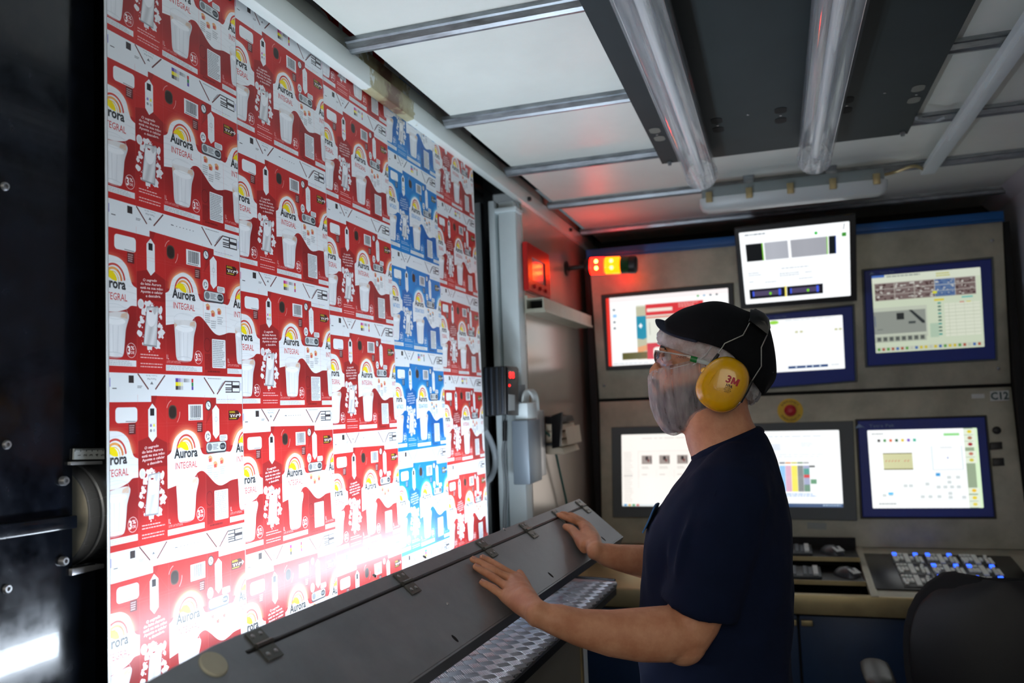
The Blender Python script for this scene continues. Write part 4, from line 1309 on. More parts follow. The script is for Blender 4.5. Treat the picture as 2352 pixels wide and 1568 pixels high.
def screen_sheet():
    A = Art(420, 300, (250, 253, 255))
    A.lines_of_type(.20, .06, .95, .09, 1, (196, 206, 216), .7, seed=4); A.lines_of_type(.28, .17, .42, .26, 5, (160, 180, 214), .7, seed=6, fill=.98); A.lines_of_type(.60, .15, .75, .22, 3, (196, 208, 224), .7, seed=7)
    A.lines_of_type(.2, .30, .95, .36, 2, (206, 214, 222), .6, seed=8); A.ell(.325, .36, .008, .012, (60, 100, 200))
    for k, c in enumerate(((90, 96, 110), (220, 140, 70), (200, 196, 60), (96, 130, 96), (150, 154, 160))):
        A.rect(.375 + k * .062, .415, .432 + k * .062, .435, c)
    for k, c in enumerate(((126, 190, 240), (214, 160, 190), (240, 226, 60), (104, 112, 116), (140, 150, 190))):
        A.rect(.375 + k * .062, .46, .434 + k * .062, .80, c)
        for j in range(22):
            A.line(.375 + k * .062, .465 + j * .0155, .434 + k * .062, .465 + j * .0155, .0025, (250, 252, 254), .55)
    A.rect(.623, .50, .682, .58, (60, 150, 140)); A.rect(.623, .58, .682, .62, (206, 40, 50)); A.rect(.682, .46, .74, .485, (60, 66, 72)); A.rect(.69, .64, .75, .70, (90, 150, 116)); A.rect(.623, .71, .682, .80, (96, 140, 120))
    A.lines_of_type(.375, .82, .75, .87, 2, (120, 160, 214), .8, seed=9, fill=.99)
    A.rect(0, .955, 1, 1, (28, 70, 118)); A.rect(.40, .96, .43, .995, (220, 160, 60)); A.rect(.36, .96, .39, .995, (90, 160, 220)); A.lines_of_type(.80, .962, .99, .99, 1, (190, 210, 230), .8, fill=.98)
    return A.image('screen_sheet')


def screen_setup():
    A = Art(420, 300, (250, 253, 254))
    A.lines_of_type(.04, .04, .20, .06, 1, (70, 80, 84), .8, seed=2); A.rect(.70, .06, .84, .09, (120, 210, 110), .8)
    for k, c in enumerate(((60, 60, 64), (60, 140, 70), (220, 90, 40), (40, 90, 60), (226, 196, 60), (120, 70, 190), (60, 180, 150))):
        A.rect(.09 + k * .055, .12, .115 + k * .055, .155, c)
    A.rect(.13, .30, .40, .51, (206, 206, 160)); A.rect(.13, .30, .40, .31, (96, 90, 40)); A.rect(.13, .50, .40, .512, (96, 90, 40))
    for k in range(8):
        if k != 5:
            A.line(.15 + k * .029, .41, .165 + k * .029, .39, .006, (200, 110, 90))
    A.line(.58, .22, .58, .52, .003, (150, 190, 200)); A.line(.85, .22, .85, .52, .003, (150, 190, 200)); A.line(.58, .52, .85, .52, .003, (190, 200, 206)); A.ell(.72, .37, .006, .008, (60, 90, 180)); A.lines_of_type(.66, .23, .78, .25, 1, (190, 196, 200), .8)
    A.rect(.60, .56, .64, .60, (70, 160, 220))
    for x, y in ((.30, .70), (.35, .70), (.50, .68), (.70, .60), (.78, .60), (.70, .66), (.6, .72), (.66, .72), (.72, .72), (.78, .72), (.10, .82), (.16, .81), (.45, .84), (.52, .84), (.60, .84), (.70, .80), (.70, .85), (.82, .85)):
        A.rect(x, y, x + .035, y + .035, (196, 206, 206), .8)
    A.rect(.155, .80, .20, .83, (80, 190, 240)); A.line(.02, .90, .86, .90, .002, (200, 206, 208)); A.lines_of_type(.06, .93, .25, .96, 1, (120, 128, 130), .7)
    A.rect(.88, 0, 1, 1, (150, 168, 140)); A.rect(.96, 0, 1, 1, (214, 240, 200))
    for y, c in ((.01, (220, 200, 60)), (.09, (170, 120, 90)), (.17, (160, 40, 50)), (.29, (190, 120, 100)), (.37, (206, 196, 70)), (.75, (236, 190, 50)), (.84, (230, 206, 60)), (.92, (226, 210, 90))):
        A.rect(.88, y, .98, y + .075, (226, 236, 216)); A.ell(.93, y + .035, .02, .02, c)
    return A.image('screen_setup')


def monitor(label, P, outer, inner, img, mbez, emit, depth=.014, rim=None, brand=None, group=None, extra=0.0145, back=.0):
    """P maps pixel, offset to a point on the console; quads TL TR BR BL"""
    o = [P(x, y, extra) for x, y in outer]
    i = [P(x, y, extra) for x, y in inner]
    n = (o[1] - o[0]).cross(o[3] - o[0]).normalized()
    if n.y < 0:
        n = -n
    t = thing('monitor', label, 'monitor', (o[2] + o[3]) / 2 + n * .01, group)
    if rim:
        oo = [o[k] + (o[k] - sum(o, V()) / 4).normalized() * .012 for k in range(4)]
        build('rim', MB().ringframe([p + n * .004 for p in oo], [p + n * .004 for p in o], n * (depth - .002)), rim, t, bevel=.002, seg=1)
    build('bezel', MB().ringframe(o, i, n * depth), mbez, t, bevel=.0025, seg=1)
    if back:
        build('back', MB().slab([p + n * depth for p in o], n * back), mbez, t, bevel=.004)
    quad_uv('screen', [p + n * .004 for p in i], image_mat('screen_image', img, .15, emit), t)
    if brand:
        c = o[0].lerp(o[1], brand).lerp(i[0].lerp(i[1], brand), .56) - n * .0008
        ex = (o[1] - o[0]).normalized()
        ey = (o[0] - o[3]).normalized()
        gap = (o[0] - i[0]).dot(ey)
        lettering('lettering', 'Tetra Pak', c + ex * .02, ex, ey, gap * .32, mat('bezel_print', (120, 150, 190), .5), t, w=gap * 2.4)
        build('emblem', MB().slab([c - ex * gap * 1.7 + ey * gap * .26, c - ex * gap * 1.1 - ey * gap * .22, c - ex * gap * 1.35 - ey * gap * .1, c - ex * gap * 2.1 - ey * gap * .22], n * -.0006), mat('bezel_print', (120, 150, 190), .5), t, sm=False)
    return t


SCR = 1.06
monitor('black wide monitor with a red edged report on screen, under the signal lamp', PU, [(1380, 677), (1684, 649), (1692, 838), (1392, 851)], [(1391, 685), (1672, 661), (1678, 826), (1398, 841)], screen_report(), M_BLACK, SCR)
nM = V((0, 1, .30)).normalized()
PM = lambda x, y, off=0.0: RP(x, y, V((0, 3.74, 1.97)) - nM * off, nM)
mt = monitor('black monitor hung forward above the others, two grey scan images on screen', PM, [(1686, 524), (1966, 490), (1969, 691), (1701, 710)], [(1697, 535), (1951, 508), (1954, 679), (1713, 699)], screen_scan(), M_BLACK, SCR * 1.1, back=.018)
cM = PM(1830, 600)
build('support_arm', MB().box((cM.x - .03, cM.y + .04, cM.z - .03), (cM.x + .03, YC - .04, cM.z + .03)), M_BLACK, mt)
build('tag', MB().slab([PM(1938, 494, .0125), PM(1954, 492, .0125), PM(1955, 503, .0125), PM(1939, 505, .0125)], nM * -.001), M_YELL, mt)
monitor('blue framed monitor behind the cap of the worker, nearly blank white page', PU, [(1724, 727), (1958, 702), (1964, 874), (1730, 893)], [(1748, 737), (1935, 723), (1941, 846), (1752, 857)], screen_plain(), M_BEZEL, SCR, rim=M_GREYB, brand=.22)
monitor('blue framed monitor with a pale green page of carton images, top right of console', PU, [(1985, 622), (2277, 594), (2287, 824), (1993, 840)], [(2002, 634), (2252, 613), (2262, 796), (2012, 811)], screen_inspection(), M_BEZEL, SCR * .72, rim=M_GREYB, brand=.12)
monitor('grey framed monitor showing three small thumbnails, beside the chest of the worker', PL, [(1404, 981), (1684, 973), (1688, 1190), (1407, 1188)], [(1427, 998), (1668, 992), (1671, 1163), (1429, 1162)], screen_gallery(), M_GREYB, SCR)
monitor('grey framed monitor with a coloured spreadsheet, behind the back of the worker', PL, [(1691, 973), (1960, 966), (1969, 1196), (1694, 1190)], [(1708, 991), (1927, 987), (1937, 1165), (1711, 1163)], screen_sheet(), M_GREYB, SCR)
monitor('blue framed monitor with a row of green side buttons, beside two black latches', PL, [(1970, 966), (2262, 957), (2284, 1187), (1982, 1187)], [(1992, 988), (2244, 982), (2260, 1166), (2005, 1167)], screen_setup(), M_BEZEL, SCR, rim=M_BLACK, brand=.12)

# ------------------------------------------------------------------ desk of the console
YF, ZF = 3.25, RY(1900, 1367, 3.25).z
nD = V((0, -(zl - ZF), (yl - YF))).normalized()
PD = lambda x, y, off=0.0: RP(x, y, V((0, YF, ZF)) + nD * off, nD)
dk = thing('console_desk', 'stainless console desk with warm front edge above the blue cabinets', 'desk', (0.05, 3.5, 0))
xT0 = RY(1500, 1364, YF).x       # trays begin behind the worker
xT1 = PD(1981, 1300).x
xDl, xDr = XL + .01, XR - .01
dz = lambda y: ZF + (zl - ZF) * (y - YF) / (yl - YF)
for xa, xb, nm in ((xDl, xT0, 'left_top'), (xT1, xDr, 'right_top')):
    build('desk_top', MB().hexa([(xa, YF, dz(YF) - .03), (xb, YF, dz(YF) - .03), (xb, yl, zl - .03), (xa, yl, zl - .03)], [(xa, YF, dz(YF)), (xb, YF, dz(YF)), (xb, yl, zl), (xa, yl, zl)]), M_BRASS if nm == 'left_top' else M_STEEL_L, dk, bevel=.002)
zfb = RY(1900, 1413, YF).z
build('front_rail', MB().box((xDl, YF - .004, zfb), (xDr, YF + .03, ZF + .001)), M_BRASS, dk, bevel=.006)
build('recess', MB().box((xT0 + .002, YF + .031, zfb + .001), (xT1 - .002, YF + .04, ZF - .03)).box((xT0 + .002, YF + .041, zfb + .001), (xT1 - .002, yl, zfb + .006)).box((xT0 + .002, yl - .01, zfb + .007), (xT1 - .002, yl, zl + .04)), M_DARK, dk, sm=False)
ztA, ztB = RY(1880, 1279, 3.60).z, RY(1880, 1333, 3.40).z
trA = build('upper_tray', MB().box((xT0 + .004, 3.60, ztA - .012), (xT1 - .006, yl - .012, ztA)), M_BLACK, dk, bevel=.002)
build('tray_edge', MB().box((xT0 + .004, 3.592, ztA - .014), (xT1 - .006, 3.60, ztA + .002)), M_BRASS, trA)
trB = build('lower_tray', MB().box((xT0 + .004, 3.40, ztB - .012), (xT1 - .006, 3.70, ztB)), M_BLACK, dk, bevel=.002)
build('tray_edge', MB().box((xT0 + .004, 3.392, ztB - .014), (xT1 - .006, 3.40, ztB + .002)), M_BRASS, trB)
build('side_strip', MB().hexa([(xT1 - .004, YF, dz(YF) - .02), (xT1 + .022, YF, dz(YF) - .02), (xT1 + .022, yl, zl - .02), (xT1 - .004, yl, zl - .02)], [(xT1 - .004, YF, dz(YF) + .004), (xT1 + .022, YF, dz(YF) + .004), (xT1 + .022, yl, zl + .004), (xT1 - .004, yl, zl + .004)]), M_STEEL_L, dk, bevel=.001)


def keyboard(label, xe, y0, z, w=.36, d=.13):
    t = thing('keyboard', label, 'keyboard', (xe - w / 2, y0 + d / 2, z))
    build('case', MB().hexa([(xe - w, y0, z), (xe, y0, z), (xe, y0 + d, z), (xe - w, y0 + d, z)], [(xe - w, y0, z + .012), (xe, y0, z + .012), (xe, y0 + d, z + .024), (xe - w, y0 + d, z + .024)]), mat('keyboard_case', (44, 50, 56), .45), t, bevel=.003)
    km = mat('grey_keys', (92, 100, 106), .5)
    mb = MB()
    for r in range(5):
        for k in range(17):
            if k in (13,) or (k > 13 and r == 4 and k == 15):
                continue
            x = xe - w + .012 + k * (w - .02) / 17
            y = y0 + .010 + r * (d - .022) / 5
            zz = z + .012 + .012 * (y - y0) / d
            ww = (w - .02) / 17 - .003
            mb.hexa([(x, y, zz), (x + ww, y, zz), (x + ww, y + .018, zz + .002), (x, y + .018, zz + .002)], [(x + .002, y + .002, zz + .006), (x + ww - .002, y + .002, zz + .006), (x + ww - .002, y + .016, zz + .008), (x + .002, y + .016, zz + .008)])
    tag(build('keys', mb, km, t, sm=False), kind='stuff')
    build('label_strip', MB().hexa([(xe - .030, y0 + .01, z + .0125), (xe - .012, y0 + .01, z + .0125), (xe - .012, y0 + d - .015, z + .023), (xe - .030, y0 + d - .015, z + .023)], [(xe - .030, y0 + .01, z + .0205), (xe - .012, y0 + .01, z + .0205), (xe - .012, y0 + d - .015, z + .031), (xe - .030, y0 + d - .015, z + .031)]), M_LABEL, t)
    return t


def mouse(label, c, rot):
    t = thing('mouse', label, 'mouse', c)
    ex = V((math.cos(rot), math.sin(rot), 0)); ey = V((-math.sin(rot), math.cos(rot), 0))
    rings = []
    for u, w, h in ((-.052, .012, .010), (-.046, .024, .020), (-.03, .031, .031), (0, .033, .037), (.026, .031, .032), (.044, .027, .022), (.053, .016, .011)):
        rings.append([c + ex * u + ey * (w * math.cos(a)) + V((0, 0, max(0, h * math.sin(a)))) for a in [math.pi * k / 10 for k in range(11)]])
    build('body', MB().loft(rings), mat('mouse_grey', (52, 56, 62), .35), t)
    f = c + ex * .036 + V((0, 0, .030))
    build('button_label', MB().slab([f - ey * .020 - ex * .014 + V((0, 0, .001)), f - ey * .020 + ex * .016 - V((0, 0, .013)), f + ey * .020 + ex * .016 - V((0, 0, .013)), f + ey * .020 - ex * .014 + V((0, 0, .001))], V((0, 0, .0015))), M_LABEL, t)
    build('wheel', MB().tube([c + ex * .02 - ey * .003 + V((0, 0, .030)), c + ex * .02 + ey * .003 + V((0, 0, .030))], .006, 12), M_BLACK, t)
    return t


keyboard('dark keyboard on the upper black tray by the console front', RY(1866, 1262, 3.62).x, 3.62, ztA)
keyboard('grey keyboard on the lower black tray nearer the chair', RY(1888, 1322, 3.42).x, 3.42, ztB)
mouse('dark mouse on the upper tray under the spreadsheet monitor', V((RY(1910, 1256, 3.68).x, 3.68, ztA)), -.9)
mouse('dark mouse on the lower tray beside the button panel', V((RY(1945, 1316, 3.50).x, 3.50, ztB)), -.8)

# key panel with nine lit modules
kp = thing('key_panel', 'black desk panel with nine blocks of white keys and blue lights', 'control panel', PD(2120, 1320))
q = [PD(1986, 1272, .004), PD(2317, 1277, .004), PD(2398, 1364, .004), PD(2004, 1352, .004)]
q[0].x = q[3].x = (q[0].x + q[3].x) / 2 + .004; q[1].x = q[2].x = min((q[1].x + q[2].x) / 2, .93)
yb, yf = (q[0].y + q[1].y) / 2, (q[2].y + q[3].y) / 2
PDp = lambda x, y, off: V((x, y, dz(y))) + nD * off
build('plate', MB().slab([PDp(q[0].x, yb, .0004), PDp(q[1].x, yb, .0004), PDp(q[1].x, yf, .0004), PDp(q[0].x, yf, .0004)], nD * .006), mat('satin_black', (20, 22, 23), .3), kp, bevel=.001)
m00, m02, m20 = PD(2040, 1272), PD(2195, 1275), PD(2062, 1347)
mw = (PD(2275, 1276).x - m00.x) / 3 * .985
my0, my1 = yb - .008, yf + .012
mh = (my0 - my1) / 3
eD = (V((0, yl - YF, zl - ZF))).normalized()
leds = {(0, 0): (1, 1), (0, 1): (1, 1), (0, 2): (0, 0), (1, 0): (0, 0), (1, 1): (1, 1), (1, 2): (1, 1), (2, 0): (0, 0), (2, 1): (1, 0), (2, 2): (1, 1)}
for r in range(3):
    for c in range(3):
        x0 = m00.x + c * mw + .004
        yt = my0 - r * mh
        b0 = PDp(x0, yt, .006)
        md = build('key_module', MB().slab([b0, b0 + V((mw - .008, 0, 0)), b0 + V((mw - .008, 0, 0)) - eD * (mh - .006), b0 - eD * (mh - .006)], nD * .003), M_BLACK, kp, bevel=.001)
        mb = MB()
        W_, H_ = mw - .008, mh - .006
        rr = random.Random(r * 3 + c + 1)

        def key(u, v, w, h):
            p = b0 + V((u * W_, 0, 0)) - eD * (v * H_) + nD * .003
            mb.slab([p, p + V((w * W_, 0, 0)), p + V((w * W_, 0, 0)) - eD * (h * H_), p - eD * (h * H_)], nD * .006)
        for k in range(7):
            key(.40, .06 + k * .125, .15, .105)
        for k in range(3):
            key(.04 + k * .115, .06, .095, .12)
            key(.04 + k * .115, .36, .095, .12)
            key(.04 + k * .115, .52, .095, .12) if c != 1 or r != 1 or k < 2 else None
        key(.58, .36, .1, .12); key(.58, .50, .1, .12)
        for k in range(4):
            key(.74 if k else .78, .08 + .03 * k + k * .17, .095, .13)
            key(.86, .36 + k * .14, .095, .115) if k < 4 else None
        if rr.random() < .7:
            key(.06, .68, .12, .13)
        tag(build('keys', mb, M_KEY, md, sm=False), kind='stuff')
        for s_, u in zip(leds[(r, c)], (.06, .74)):
            if s_:
                p = b0 + V((u * W_, 0, 0)) - eD * (.02 * H_) + nD * .003
                build('blue_light', MB().slab([p, p + V((.13 * W_, 0, 0)), p + V((.13 * W_, 0, 0)) - eD * (.16 * H_), p - eD * (.16 * H_)], nD * .007), M_LEDB, md)

# blue cabinets under the desk
ycab = YF + .03
xg = RY(1838, 1500, ycab).x
xs = [xDl + .02, (xDl + xg) / 2, xg, xg + .55, xDr - .02]
cb_ = thing('base_cabinet', 'dark blue base cabinets with small steel handles under the console desk', 'cabinet', (0.05, ycab, 0))
build('carcass', MB().box((xs[0], ycab + .012, .1), (xs[-1], YC - .1, zfb - .02)), M_DARK, cb_, sm=False)
build('plinth', MB().box((xs[0], ycab + .06, 0), (xs[-1], YC, .1)), M_DARK, cb_, sm=False)
for a, b in zip(xs[:-1], xs[1:]):
    d = build('door', MB().box((a + .004, ycab, .1), (b - .004, ycab + .018, zfb - .012)), M_CAB, cb_, bevel=.003)
    hz = RY(1838, 1427, ycab).z
    build('handle', MB().box((b - .035 if a < 0 and b < xg + .001 else a + .01, ycab - .014, hz - .012), (b - .006 if a < 0 and b < xg + .001 else a + .05, ycab, hz + .008)), M_BRASS, d, bevel=.002)

# ------------------------------------------------------------------ hinged cover over the lamp, with its fixed rail, and the tread plate below
A0, A1 = RZ(490, 1480, 1.28), RZ(1330, 1145, 1.28)
B1 = RZ(1415, 1240, 1.185)
eC = (A1 - A0).normalized()
dC = (B1 - A1); dC = (dC - eC * dC.dot(eC))
wC = dC.length
dC.normalize()
nC = eC.cross(dC).normalized()
if nC.z < 0:
    nC = -nC
PC = lambda x, y, off=0.0: RP(x, y, A1 + nC * off, nC)


def cv(s, t, off=0.0):
    """point on the cover: s metres back from the far end, t metres down from the top edge"""
    return A1 - eC * s + dC * t + nC * off


def st(p):
    return (A1 - p).dot(eC), (p - A1).dot(dC)


cov = thing('lamp_cover', 'long tilted satin steel cover with hinges along its top, under the hands of the worker', 'cover', cv(.6, wC / 2))
sN, tN = st(A0)
c2 = st(PC(330, 1568)); c3 = st(PC(250, 1660))
wb_ = st(PC(950, 1560))
build('plate', MB().slab([cv(0, .029), cv(sN - .034, .029), cv(sN - .034, .0004), cv(sN, .0004), cv(c2[0], c2[1]), cv(c3[0], c3[1]), cv(1.68, .07), cv(1.68, wb_[1] + .012), cv(wb_[0], wb_[1]), cv(0, wC)], nC * -.0025), M_COVER, cov, bevel=.0008, seg=1)
build('fixed_rail', MB().slab([cv(-.002, 0), cv(sN - .032, 0), cv(sN - .032, .0235), cv(-.002, .0235)], nC * -.003).slab([cv(-.002, 0, -.003), cv(sN - .032, 0, -.003), cv(sN - .032, .002, -.003), cv(-.002, .002, -.003)], nC * -.05), M_COVER, cov, bevel=.0006, seg=1)
build('hinge_gap', MB().tube([cv(0.002, .0262, -.002), cv(sN - .032, .0262, -.002)], .0032, 10), M_BLACK, cov)
mb = MB()
lip = [cv(0, wC), cv(wb_[0], wb_[1]), cv(1.68, wb_[1] + .012)]
dn = (dC * .25 - nC).normalized()
mb.slab([lip[0], lip[1], lip[1] + dn * .026, lip[0] + dn * .026], dC * .003).slab([lip[1], lip[2], lip[2] + dn * .026, lip[1] + dn * .026], dC * .003)
build('lower_lip', mb, M_COVER, cov, sm=False)
for px, py in ((1327, 1153), (1277, 1178), (1200, 1206), (1100, 1244), (912, 1318), (578, 1452)):
    p = PC(px, py)
    s_, _ = st(p)
    s_ = max(s_, .016)
    h = build('hinge', MB().slab([cv(s_ - .014, .004, .001), cv(s_ + .014, .004, .001), cv(s_ + .014, .022, .001), cv(s_ - .014, .022, .001)], nC * .002)
              .slab([cv(s_ - .014, .030, .001), cv(s_ + .014, .030, .001), cv(s_ + .014, .050, .001), cv(s_ - .014, .050, .001)], nC * .002)
              .tube([cv(s_ - .0145, .026, .003), cv(s_ + .0145, .026, .003)], .0036, 12), mat('hinge_steel', (120, 118, 112), .3, .9), cov, ang=30)
    for ds in (-.007, .007):
        for t_ in (.011, .041):
            build('screw', MB().lathe(cv(s_ + ds, t_, .003), nC, [(.003, 0), (.003, .0007), (.002, .0012)], 10), M_ALU, h)
for px, py in ((1158, 1215), (975, 1279), (860, 1322)):
    s_, t_ = st(PC(px, py))
    build('rivet', MB().lathe(cv(s_, min(t_, .014), 0), nC, [(.004, 0), (.0035, .001), (.002, .0016)], 12), M_ALU, cov)
for px, py in ((1045, 1466), (1265, 1320), (1386, 1237)):
    p = PC(px, py)
    ring = [p + eC * (.0035 * math.cos(a)) + dC * (.0075 * math.sin(a)) for a in [2 * math.pi * k / 16 for k in range(16)]]
    build('slot', MB().slab(ring, nC * .0004), M_DARK, cov, sm=False)
p = PC(490, 1526)
build('round_cap', MB().lathe(p, nC, [(.0175, 0), (.0175, .0015), (.016, .003), (.004, .0034)], 32), M_CREAM, cov)
build('rivet', MB().lathe(PC(1028, 1386), nC, [(.003, 0), (.0025, .001), (.001, .0014)], 10), M_ALU, cov)
# lamp under the cover, shining up the web
lp = thing('inspection_lamp', 'long bright lamp box behind the steel cover, shining on the web', 'lamp', cv(.7, .05, -.12))
eW = WD.copy()
lc = V((-0.665, 1.68, 1.155))
L2 = .74
nLm = V((-.20, 0, .98))
build('housing', MB().obox(lc - nLm * .03, nLm * .024, eW * (L2 + .01), eW.cross(nLm).normalized() * .04), M_BLACK, lp, bevel=.003)
up2 = eW.cross(nLm).normalized()
build('diffuser', MB().obox(lc, nLm * .004, eW * L2, up2 * .034), M_LAMP, lp)
build('stand', MB().box((lc.x - .005, 1.3, 0), (lc.x + .025, 1.36, lc.z - .05)), M_BLACK, lp)
build('stand', MB().box((lc.x - .005, 2.1, 0), (lc.x + .025, 2.16, lc.z - .05)), M_BLACK, lp)

# tread plate shelf
ZT = 1.05
T0, T1 = RZ(1151, 1565, ZT), RZ(1412, 1334, ZT)
eT = (T1 - T0).normalized(); T0 = T1 - eT * 1.35
gT = V((-eT.y, eT.x, 0))          # inward, under the cover
T2 = RZ(1333, 1314, ZT)
sf = thing('tread_shelf', 'checker plate shelf with a rounded bright edge below the steel cover', 'shelf', (T0 + T1) / 2)
wi = .13
build('plate', MB().slab([T0, T1, T1 + gT * wi + eT * .03, T0 + gT * wi], (0, 0, -.004)), M_ALU, sf, sm=False)
build('rolled_edge', MB().tube([T0 + V((0, 0, -.006)), T1 + V((0, 0, -.006))], .006, 14).slab([T0 - gT * .006 + V((0, 0, -.006)), T1 - gT * .006 + V((0, 0, -.006)), T1 - gT * .004 + V((0, 0, -.018)), T0 - gT * .004 + V((0, 0, -.018))], gT * .003), M_ALU, sf)
build('rubber_edge', MB().slab([T0 - gT * .003 + V((0, 0, -.017)), T1 - gT * .003 + V((0, 0, -.017)), T1 - gT * .003 + V((0, 0, -.036)), T0 - gT * .003 + V((0, 0, -.036))], gT * .03), M_BLACK, sf, sm=False)
build('end_seal', MB().tube([V(p) for p in spline([T1 + V((0, 0, .001)) + eT * .004, T1 + gT * .05 + eT * .012 + V((0, 0, .002)), T1 + gT * .11 + eT * .016 + V((0, 0, .002)), T1 + gT * .2 + eT * .02 + V((0, 0, .002))], 14)], .004, 8), M_BLACK, sf)
mb = MB()
pitch = (RZ(1202, 1460, ZT) - RZ(1077, 1558, ZT)).length / 6
ga = eT.lerp(gT, .5).normalized(); gb = (eT - gT).normalized()
g1 = pitch * .75
nn = int(1.35 / g1) + 2
for a in range(-2, nn):
    for b in range(0, 12):
        c = T0 + eT * (a * g1 + (b % 2) * g1 / 2) + gT * (b * g1 * .5 - .004)
        d1, d2 = (ga, gb) if b % 2 else (gb, ga)
        if (c - T1).dot(eT) > -.004 or (c - T0).dot(gT) > wi - .01:
            continue
        ln = g1 * .40
        for k in range(5):
            m_ = c + d2 * ((k - 2) * g1 * .115)
            if (m_ - T1).dot(eT) > -.020:
                continue
            pr = [(-1, .05), (-.55, .8), (0, 1), (.55, .8), (1, .05)]
            top = [m_ + d1 * (ln * u) + V((0, 0, .0017 if abs(u) < .9 else .0002)) for u, w in pr]
            wv = g1 * .036
            L_ = [m_ + d1 * (ln * u) + d2 * (wv * w) for u, w in pr]
            R2 = [m_ + d1 * (ln * u) - d2 * (wv * w) for u, w in pr]
            mb.add(L_ + top + R2, [(i, i + 1, 6 + i, 5 + i) for i in range(4)] + [(5 + i, 6 + i, 11 + i, 10 + i) for i in range(4)])
tag(build('tread_bars', mb, M_ALU, sf, keep_open=True), kind='stuff')
mb = MB()
for k in range(int(1.35 / (g1 * .125))):
    p = T0 + eT * (k * g1 * .125 + .004) + V((0, 0, -.006))
    if k % 8 < 5 and (p - T1).dot(eT) < -.01:
        mb.tube([p, p + eT * g1 * .06], [.0074, .0068], 10)
tag(build('edge_ribs', mb, M_ALU, sf), kind='stuff')
sfs = build('shelf_screw', MB().lathe(RZ(1088, 1507, ZT), (0, 0, 1), [(.005, 0), (.005, .002), (.003, .003)], 12), M_ALU, sf)
# machine base below the shelf
f0, f1 = T0 + gT * .035, T1 + gT * .035 - eT * .22
mbse = thing('machine_pedestal', 'dull beige machine base panel under the checker plate shelf', 'machine', ((f0 + f1) / 2).xy.to_3d())
build('front_panel', MB().slab([(f0.x, f0.y, 0), (f1.x, f1.y, 0), (f1.x, f1.y, ZT - .036), (f0.x, f0.y, ZT - .036)], gT * .02), M_BEIGE, mbse, sm=False)
k0 = f1 + eT * .004
build('corner_post', MB().slab([(k0.x, k0.y, 0), ((k0 + eT * .05).x, (k0 + eT * .05).y, 0), ((k0 + eT * .05).x, (k0 + eT * .05).y, ZT - .036), (k0.x, k0.y, ZT - .036)], gT * .03), M_WHITE, mbse, bevel=.003)
build('seal_strip', MB().slab([((k0 - eT * .014) - gT * .004).to_tuple()[:2] + (0,), (k0 - gT * .004).to_tuple()[:2] + (0,), (k0 - gT * .004).to_tuple()[:2] + (ZT - .04,), ((k0 - eT * .014) - gT * .004).to_tuple()[:2] + (ZT - .04,)], gT * .004), M_BRASS, mbse, sm=False)
k1 = k0 + eT * .054 + gT * .03
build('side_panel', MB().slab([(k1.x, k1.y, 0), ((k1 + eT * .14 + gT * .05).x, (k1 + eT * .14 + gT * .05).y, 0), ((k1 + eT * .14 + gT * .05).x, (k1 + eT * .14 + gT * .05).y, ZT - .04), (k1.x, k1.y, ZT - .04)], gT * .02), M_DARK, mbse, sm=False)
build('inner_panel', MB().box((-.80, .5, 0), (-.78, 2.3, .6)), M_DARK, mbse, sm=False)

# ------------------------------------------------------------------ office chair
ct = RD(2300, 1326, 2.2)
ch = thing('office_chair', 'black office chair with rounded plastic back, facing the console desk', 'chair', (ct.x, ct.y + .25, 0))
rings = []
hB = .46
for k in range(17):
    t = .5 - .5 * math.cos(math.pi * k / 16)
    z = ct.z - hB * t
    w = .245 * max(.0, 1 - abs(2 * t - 1) ** 2.6) ** (1 / 2.6)
    w = max(w, .085)
    bend = .035 * math.cos((t - .5) * 2.4)
    row = []
    for a in range(25):
        u = -1 + 2 * a / 24
        dome = (1 - abs(u) ** 2.6)
        edge = (1 - abs(2 * t - 1) ** 4)
        row.append(V((ct.x + w * u, ct.y - .03 - .028 * dome * edge + .055 * u * u + .04 * (1 - t) * 0 - bend * .6, z)))
    rings.append(row)
back = build('backrest', MB().loft(rings, closed=False), mat('chair_plastic', (20, 20, 23), .42, bump=.25, bscale=900), ch, keep_open=True)
so = back.modifiers.new('thick', 'SOLIDIFY'); so.thickness = .022; so.offset = 1
sbv = back.modifiers.new('round', 'SUBSURF'); sbv.levels = 1; sbv.render_levels = 2
rr2 = [[p + V((0, .045, 0)) + (V((ct.x, p.y, ct.z - hB / 2)) - p) * .07 for p in r] for r in rings]
cu_ = build('back_cushion', MB().loft(rr2, closed=False), mat('chair_fabric', (16, 17, 20), .9, bump=.2, bscale=500), ch, keep_open=True)
so = cu_.modifiers.new('thick', 'SOLIDIFY'); so.thickness = .04; so.offset = -1
sy = ct.y + .27
zs_ = .47
build('seat', MB().loft([[V((ct.x + .25 * k_ * math.cos(a) * (abs(math.cos(a)) ** -.35 if abs(math.cos(a)) > .01 else 1), sy + .24 * k_ * math.sin(a) * (abs(math.sin(a)) ** -.35 if abs(math.sin(a)) > .01 else 1), z)) for a in [2 * math.pi * k / 28 for k in range(28)]] for z, k_ in ((zs_ - .07, .86), (zs_ - .05, .98), (zs_ - .02, 1), (zs_, .94))]), bpy.data.materials['chair_fabric'], ch)
build('back_stem', MB().tube([V((ct.x, sy - .05, zs_ - .075)), V((ct.x, ct.y - .0, zs_ - .06)), V((ct.x, ct.y - .03, zs_ + .06)), V((ct.x, ct.y - .02, ct.z - hB * .7))], [.02, .02, .02, .016], 12, rb=[.035] * 4), M_BLACK, ch)
build('gas_lift', MB().lathe((ct.x, sy, .12), (0, 0, 1), [(.028, 0), (.028, .16), (.018, .165), (.018, .29)], 20), M_BLACK, ch)
